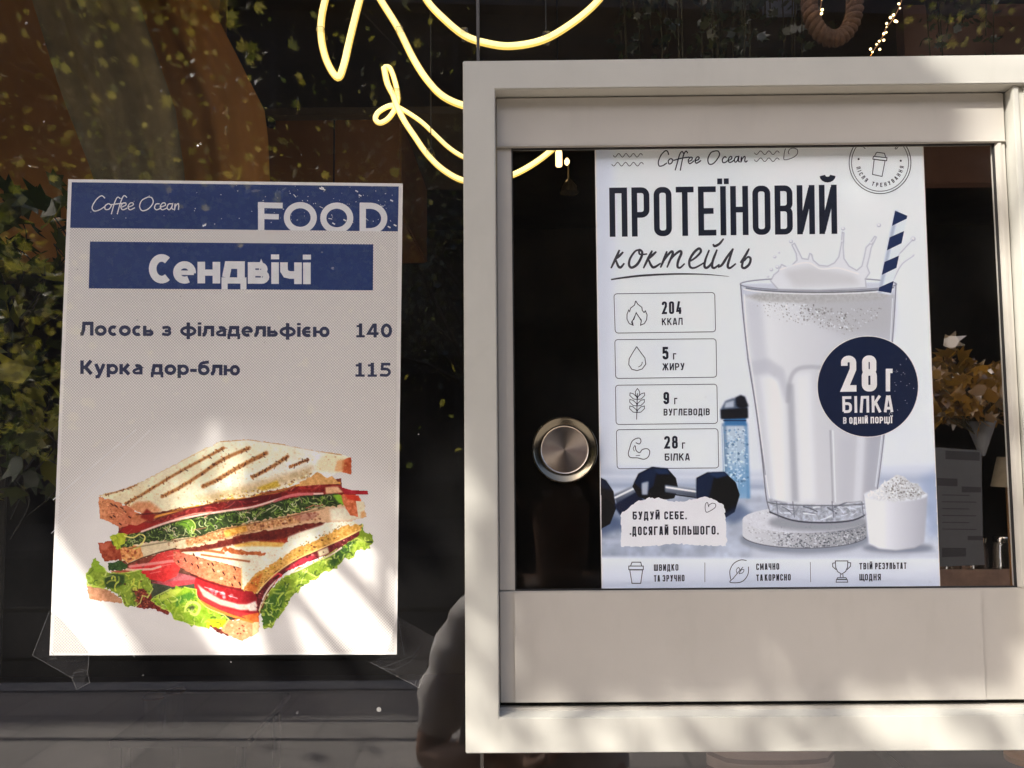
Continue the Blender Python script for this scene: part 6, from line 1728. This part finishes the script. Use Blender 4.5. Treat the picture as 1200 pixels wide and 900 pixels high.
MB().bm(bm).build('cover', m_, cu, smooth=True)
mb = MB(); mb.box(q[0]-0.5, q[0]+0.6, q[1]+0.04, q[1]+0.22, 1.14, q[2]-0.0985, bev=0.003)
tag(mb.build('shelf', M['counter']), 'dark narrow shelf under the striped cushion', 'shelf')

# ------------------------------------------------------------------ the photographer, mirrored in the glass
def skin(name, verts, edges, mat, parent, sub=2, root=0):
    off = root_loc(parent)
    me = bpy.data.meshes.new(name)
    me.from_pydata([tuple(Vector(v[:3])-off) for v in verts], edges, [])
    o = bpy.data.objects.new(name, me); COL.objects.link(o)
    md = o.modifiers.new('s', 'SKIN'); md.use_smooth_shade = True
    for i, v in enumerate(verts):
        d = me.skin_vertices[0].data[i]; r = v[3]
        d.radius = (r, v[4] if len(v) > 4 else r); d.use_root = (i == root)
    sb = o.modifiers.new('d', 'SUBSURF'); sb.levels = sb.render_levels = sub
    ev = o.evaluated_get(bpy.context.evaluated_depsgraph_get())
    m2 = bpy.data.meshes.new_from_object(ev)
    bpy.data.objects.remove(o); bpy.data.meshes.remove(me)
    o = bpy.data.objects.new(name, m2); COL.objects.link(o)
    m2.materials.clear(); m2.materials.append(mat)
    m2.polygons.foreach_set('use_smooth', [True]*len(m2.polygons))
    o.parent = parent
    return o
M['skin'] = plain('skin', (0.42, 0.25, 0.17), 0.5, 0.08, 14)
M['shirt'] = plain('grey cotton shirt', (0.72, 0.68, 0.64), 0.9, 0.12, 20, bump=1.0, bscale=22)
M['trouser'] = plain('dark trousers', (0.035, 0.035, 0.045), 0.9, 0.15, 20)
M['hair'] = plain('brown hair', (0.04, 0.025, 0.015), 0.6, 0.3, 60)
M['shoe'] = plain('black shoe leather', (0.02, 0.02, 0.02), 0.4)
M['strap'] = plain('pale bag strap', (0.30, 0.27, 0.24), 0.8, 0.2, 60)
px0, py0 = 0.09, -1.02
man = thing('person', 'person in a grey shirt raising a phone, mirrored at the glass beside the hatch', 'person', (px0, py0, 0))
eL = (-0.19, -0.93, 1.09); eR = (0.36, -0.83, 1.50)
hR = (0.125, -0.80, 1.70); hL = (0.0, -0.84, 1.14)
V = [(px0, py0, 0.93, .145, .10), (px0, py0, 1.10, .135, .095), (px0, py0, 1.27, .15, .10), (px0, py0, 1.37, .12, .08), (px0, py0+0.01, 1.45, .052), (px0, py0+0.03, 1.54, .062, .07), (px0, py0+0.03, 1.62, .072, .088), (px0, py0+0.025, 1.70, .055, .07),
     (px0-0.175, py0+0.01, 1.37, .058), (-0.15, -0.97, 1.23, .047), (*eL, .04), (-0.10, -0.87, 1.115, .036), (*hL, .027),
     (px0+0.175, py0+0.01, 1.385, .058), (0.32, -0.92, 1.44, .047), (*eR, .04), (0.25, -0.81, 1.60, .036), (*hR, .026),
     (px0-0.09, py0, 0.86, .088), (px0-0.10, py0+0.02, 0.50, .06), (px0-0.10, py0-0.01, 0.11, .04), (px0-0.11, py0+0.11, 0.045, .035),
     (px0+0.09, py0, 0.86, .088), (px0+0.10, py0+0.02, 0.50, .06), (px0+0.10, py0-0.01, 0.11, .04), (px0+0.11, py0+0.11, 0.045, .035)]
E_ = [(0,1),(1,2),(2,3),(3,4),(4,5),(5,6),(6,7),(3,8),(8,9),(9,10),(10,11),(11,12),(3,13),(13,14),(14,15),(15,16),(16,17),(0,18),(18,19),(19,20),(20,21),(0,22),(22,23),(23,24),(24,25)]
# hands: palm and five bent fingers, rooted in the wrists, all one surface with the body
def hand(w_i, w, d, up, side, curl):
    w, d, up, side = [np.array(q, float) for q in (w, d, up, side)]
    V.append((*(w+d*0.045), .030, .016)); pi = len(V)-1; E_.append((w_i, pi))
    for k, (off, l) in enumerate(((-0.027, .068), (-0.009, .076), (0.009, .071), (0.026, .056))):
        prev = pi; p = w+d*0.075+side*off; a = 0.25
        for s_ in (0.0, 0.42, 0.33, 0.25):
            dirv = d*math.cos(a)+up*math.sin(a)
            p = p+dirv*l*s_
            V.append((*p, .0088-.0012*(s_ > 0))); E_.append((prev, len(V)-1)); prev = len(V)-1; a += curl
    prev = pi; p = w+d*0.03-side*0.03
    for q in (-side*0.028+d*0.018, -side*0.008+d*0.028+up*0.012, d*0.024+up*0.012):
        p = p+q; V.append((*p, .0095)); E_.append((prev, len(V)-1)); prev = len(V)-1
def unit(a): a = np.array(a, float); return a/np.linalg.norm(a)
hand(17, hR, unit((-0.35, 0.2, 0.5)), unit((-0.8, -0.1, -0.55)), unit((0.1, -0.95, 0.3)), 0.55)
hand(12, hL, unit((0.8, 0.5, 0.1)), unit((0, 0.1, 1)), unit((0.5, -0.85, 0)), 0.5)
skin('body', V, E_, M['skin'], man, 2)
# face
mb = MB()
fy = py0+0.115
for sx_ in (-1, 1):
    bm = bmesh.new(); bmesh.ops.create_uvsphere(bm, u_segments=12, v_segments=8, radius=0.012, matrix=Matrix.Translation((px0+sx_*0.03, fy-0.012, 1.635))); mb.bm(bm)
mb.build('eye', M['white_ink'], man, smooth=True)
mb = MB(); mb.tube(crom([(px0, fy-0.005, 1.64), (px0, fy+0.012, 1.61), (px0, fy+0.018, 1.597), (px0, fy, 1.588)], 4), [.006,.006,.007,.008,.009,.010,.011,.012,.012,.011,.010,.009,.008], 10); mb.build('nose', M['skin'], man, smooth=True)
mb = MB(); mb.tube(crom([(px0-0.024, fy-0.010, 1.562), (px0, fy+0.002, 1.565), (px0+0.024, fy-0.010, 1.562)], 4), 0.0045, 8); mb.build('mouth', plain('lips', (0.35, 0.13, 0.11), 0.5), man, smooth=True)
for sx_ in (-1, 1):
    mb = MB(); mb.tube(crom([(px0+sx_*0.078, py0+0.02, 1.60), (px0+sx_*0.090, py0+0.01, 1.625), (px0+sx_*0.084, py0+0.02, 1.65)], 4), 0.008, 8); mb.build('ear', M['skin'], man, smooth=True)
bm = bmesh.new(); bmesh.ops.create_uvsphere(bm, u_segments=24, v_segments=16, radius=1.0)
for v in bm.verts:
    x, y, z = v.co
    k = 1+0.05*math.sin(9*x+5*z)+0.03*math.sin(23*y+17*x)
    yy = min(y*0.112*k, 0.075 if z < 0.35 else 0.2)
    v.co = Vector((px0+x*0.092*k, py0+0.015+yy, 1.665+(z if z > -0.45 else -0.45-(abs(z)-0.45)*(1.4 if y < 0 else 0.1))*0.115*k))
MB().bm(bm).build('hair', M['hair'], man, smooth=True)
g = 0.012
skin('shirt', [(px0, py0, 0.90, .158, .118), (px0, py0, 1.10, .152, .112), (px0, py0, 1.27, .164, .115), (px0, py0, 1.375, .128, .09), (px0, py0+.005, 1.43, .066), (px0-0.178, py0+0.01, 1.372, .073), (-0.15, -0.97, 1.22, .064), (-0.182, -0.94, 1.12, .057),
               (px0+0.178, py0+0.01, 1.387, .073), (0.31, -0.93, 1.43, .064), (0.345, -0.86, 1.48, .055)],
     [(0,1),(1,2),(2,3),(3,4),(3,5),(5,6),(6,7),(3,8),(8,9),(9,10)], M['shirt'], man, 2)
skin('trousers', [(px0, py0, 0.94, .150, .112), (px0, py0, 0.88, .15, .112), (px0-0.09, py0, 0.80, .098), (px0-0.10, py0+0.02, 0.50, .072), (px0-0.10, py0-0.01, 0.10, .056), (px0+0.09, py0, 0.80, .098), (px0+0.10, py0+0.02, 0.50, .072), (px0+0.10, py0-0.01, 0.10, .056)],
     [(0,1),(1,2),(2,3),(3,4),(1,5),(5,6),(6,7)], M['trouser'], man, 2)
for v in man.children[-2].data.vertices if man.children[-2].name.startswith('shirt') else []: pass
for o_ in man.children:
    if o_.name.startswith(('shirt', 'trousers')):       # cloth folds
        for v in o_.data.vertices:
            c_ = v.co; v.co = c_+v.normal*(0.006*math.sin(c_.z*62+c_.x*48+3*math.sin(c_.y*30))+0.0025*math.sin(c_.z*121-c_.x*90+c_.y*70))
for sx_ in (-1, 1):
    skin('shoe', [(px0+sx_*0.10, py0-0.04, 0.05, .046), (px0+sx_*0.105, py0+0.06, 0.045, .046), (px0+sx_*0.11, py0+0.15, 0.035, .038, .032)], [(0,1),(1,2)], M['shoe'], man, 2)
ph = thing('phone', 'black phone held up by the person mirrored in the glass', 'phone', (0.035, -0.70, 1.70))
mb = MB(); mb.box(-0.012, 0.082, -0.704, -0.6965, 1.655, 1.815, bev=0.003); mb.build('case', M['matt_black'], ph)
for z in (1.75,): 
    mb = MB(); mb.lathe([(0.007, 0.0), (0.007, 0.0012), (0.005, 0.0012), (0.0045, 0.0006)], (0.0, -0.6964, z), 'y', 20); mb.build('lens', M['dark_pane'], ph, smooth=40)
bag = thing('shoulder_bag', 'dark shoulder bag on a pale strap carried by the person', 'bag', (-0.02, -0.86, 0.8))
mb = MB(); mb.box(-0.14, 0.10, -0.905, -0.835, 0.78, 1.02, bev=0.02); mb.build('pouch', M['trouser'], bag, smooth=40)
mb = MB(); mb.tube(crom([(-0.13, -0.87, 1.0), (-0.10, -0.885, 1.2), (-0.04, -0.93, 1.36), (-0.005, -1.0, 1.447), (0.0, -1.11, 1.40)], 6), 0.011, 8); mb.build('strap', M['strap'], bag, smooth=True)
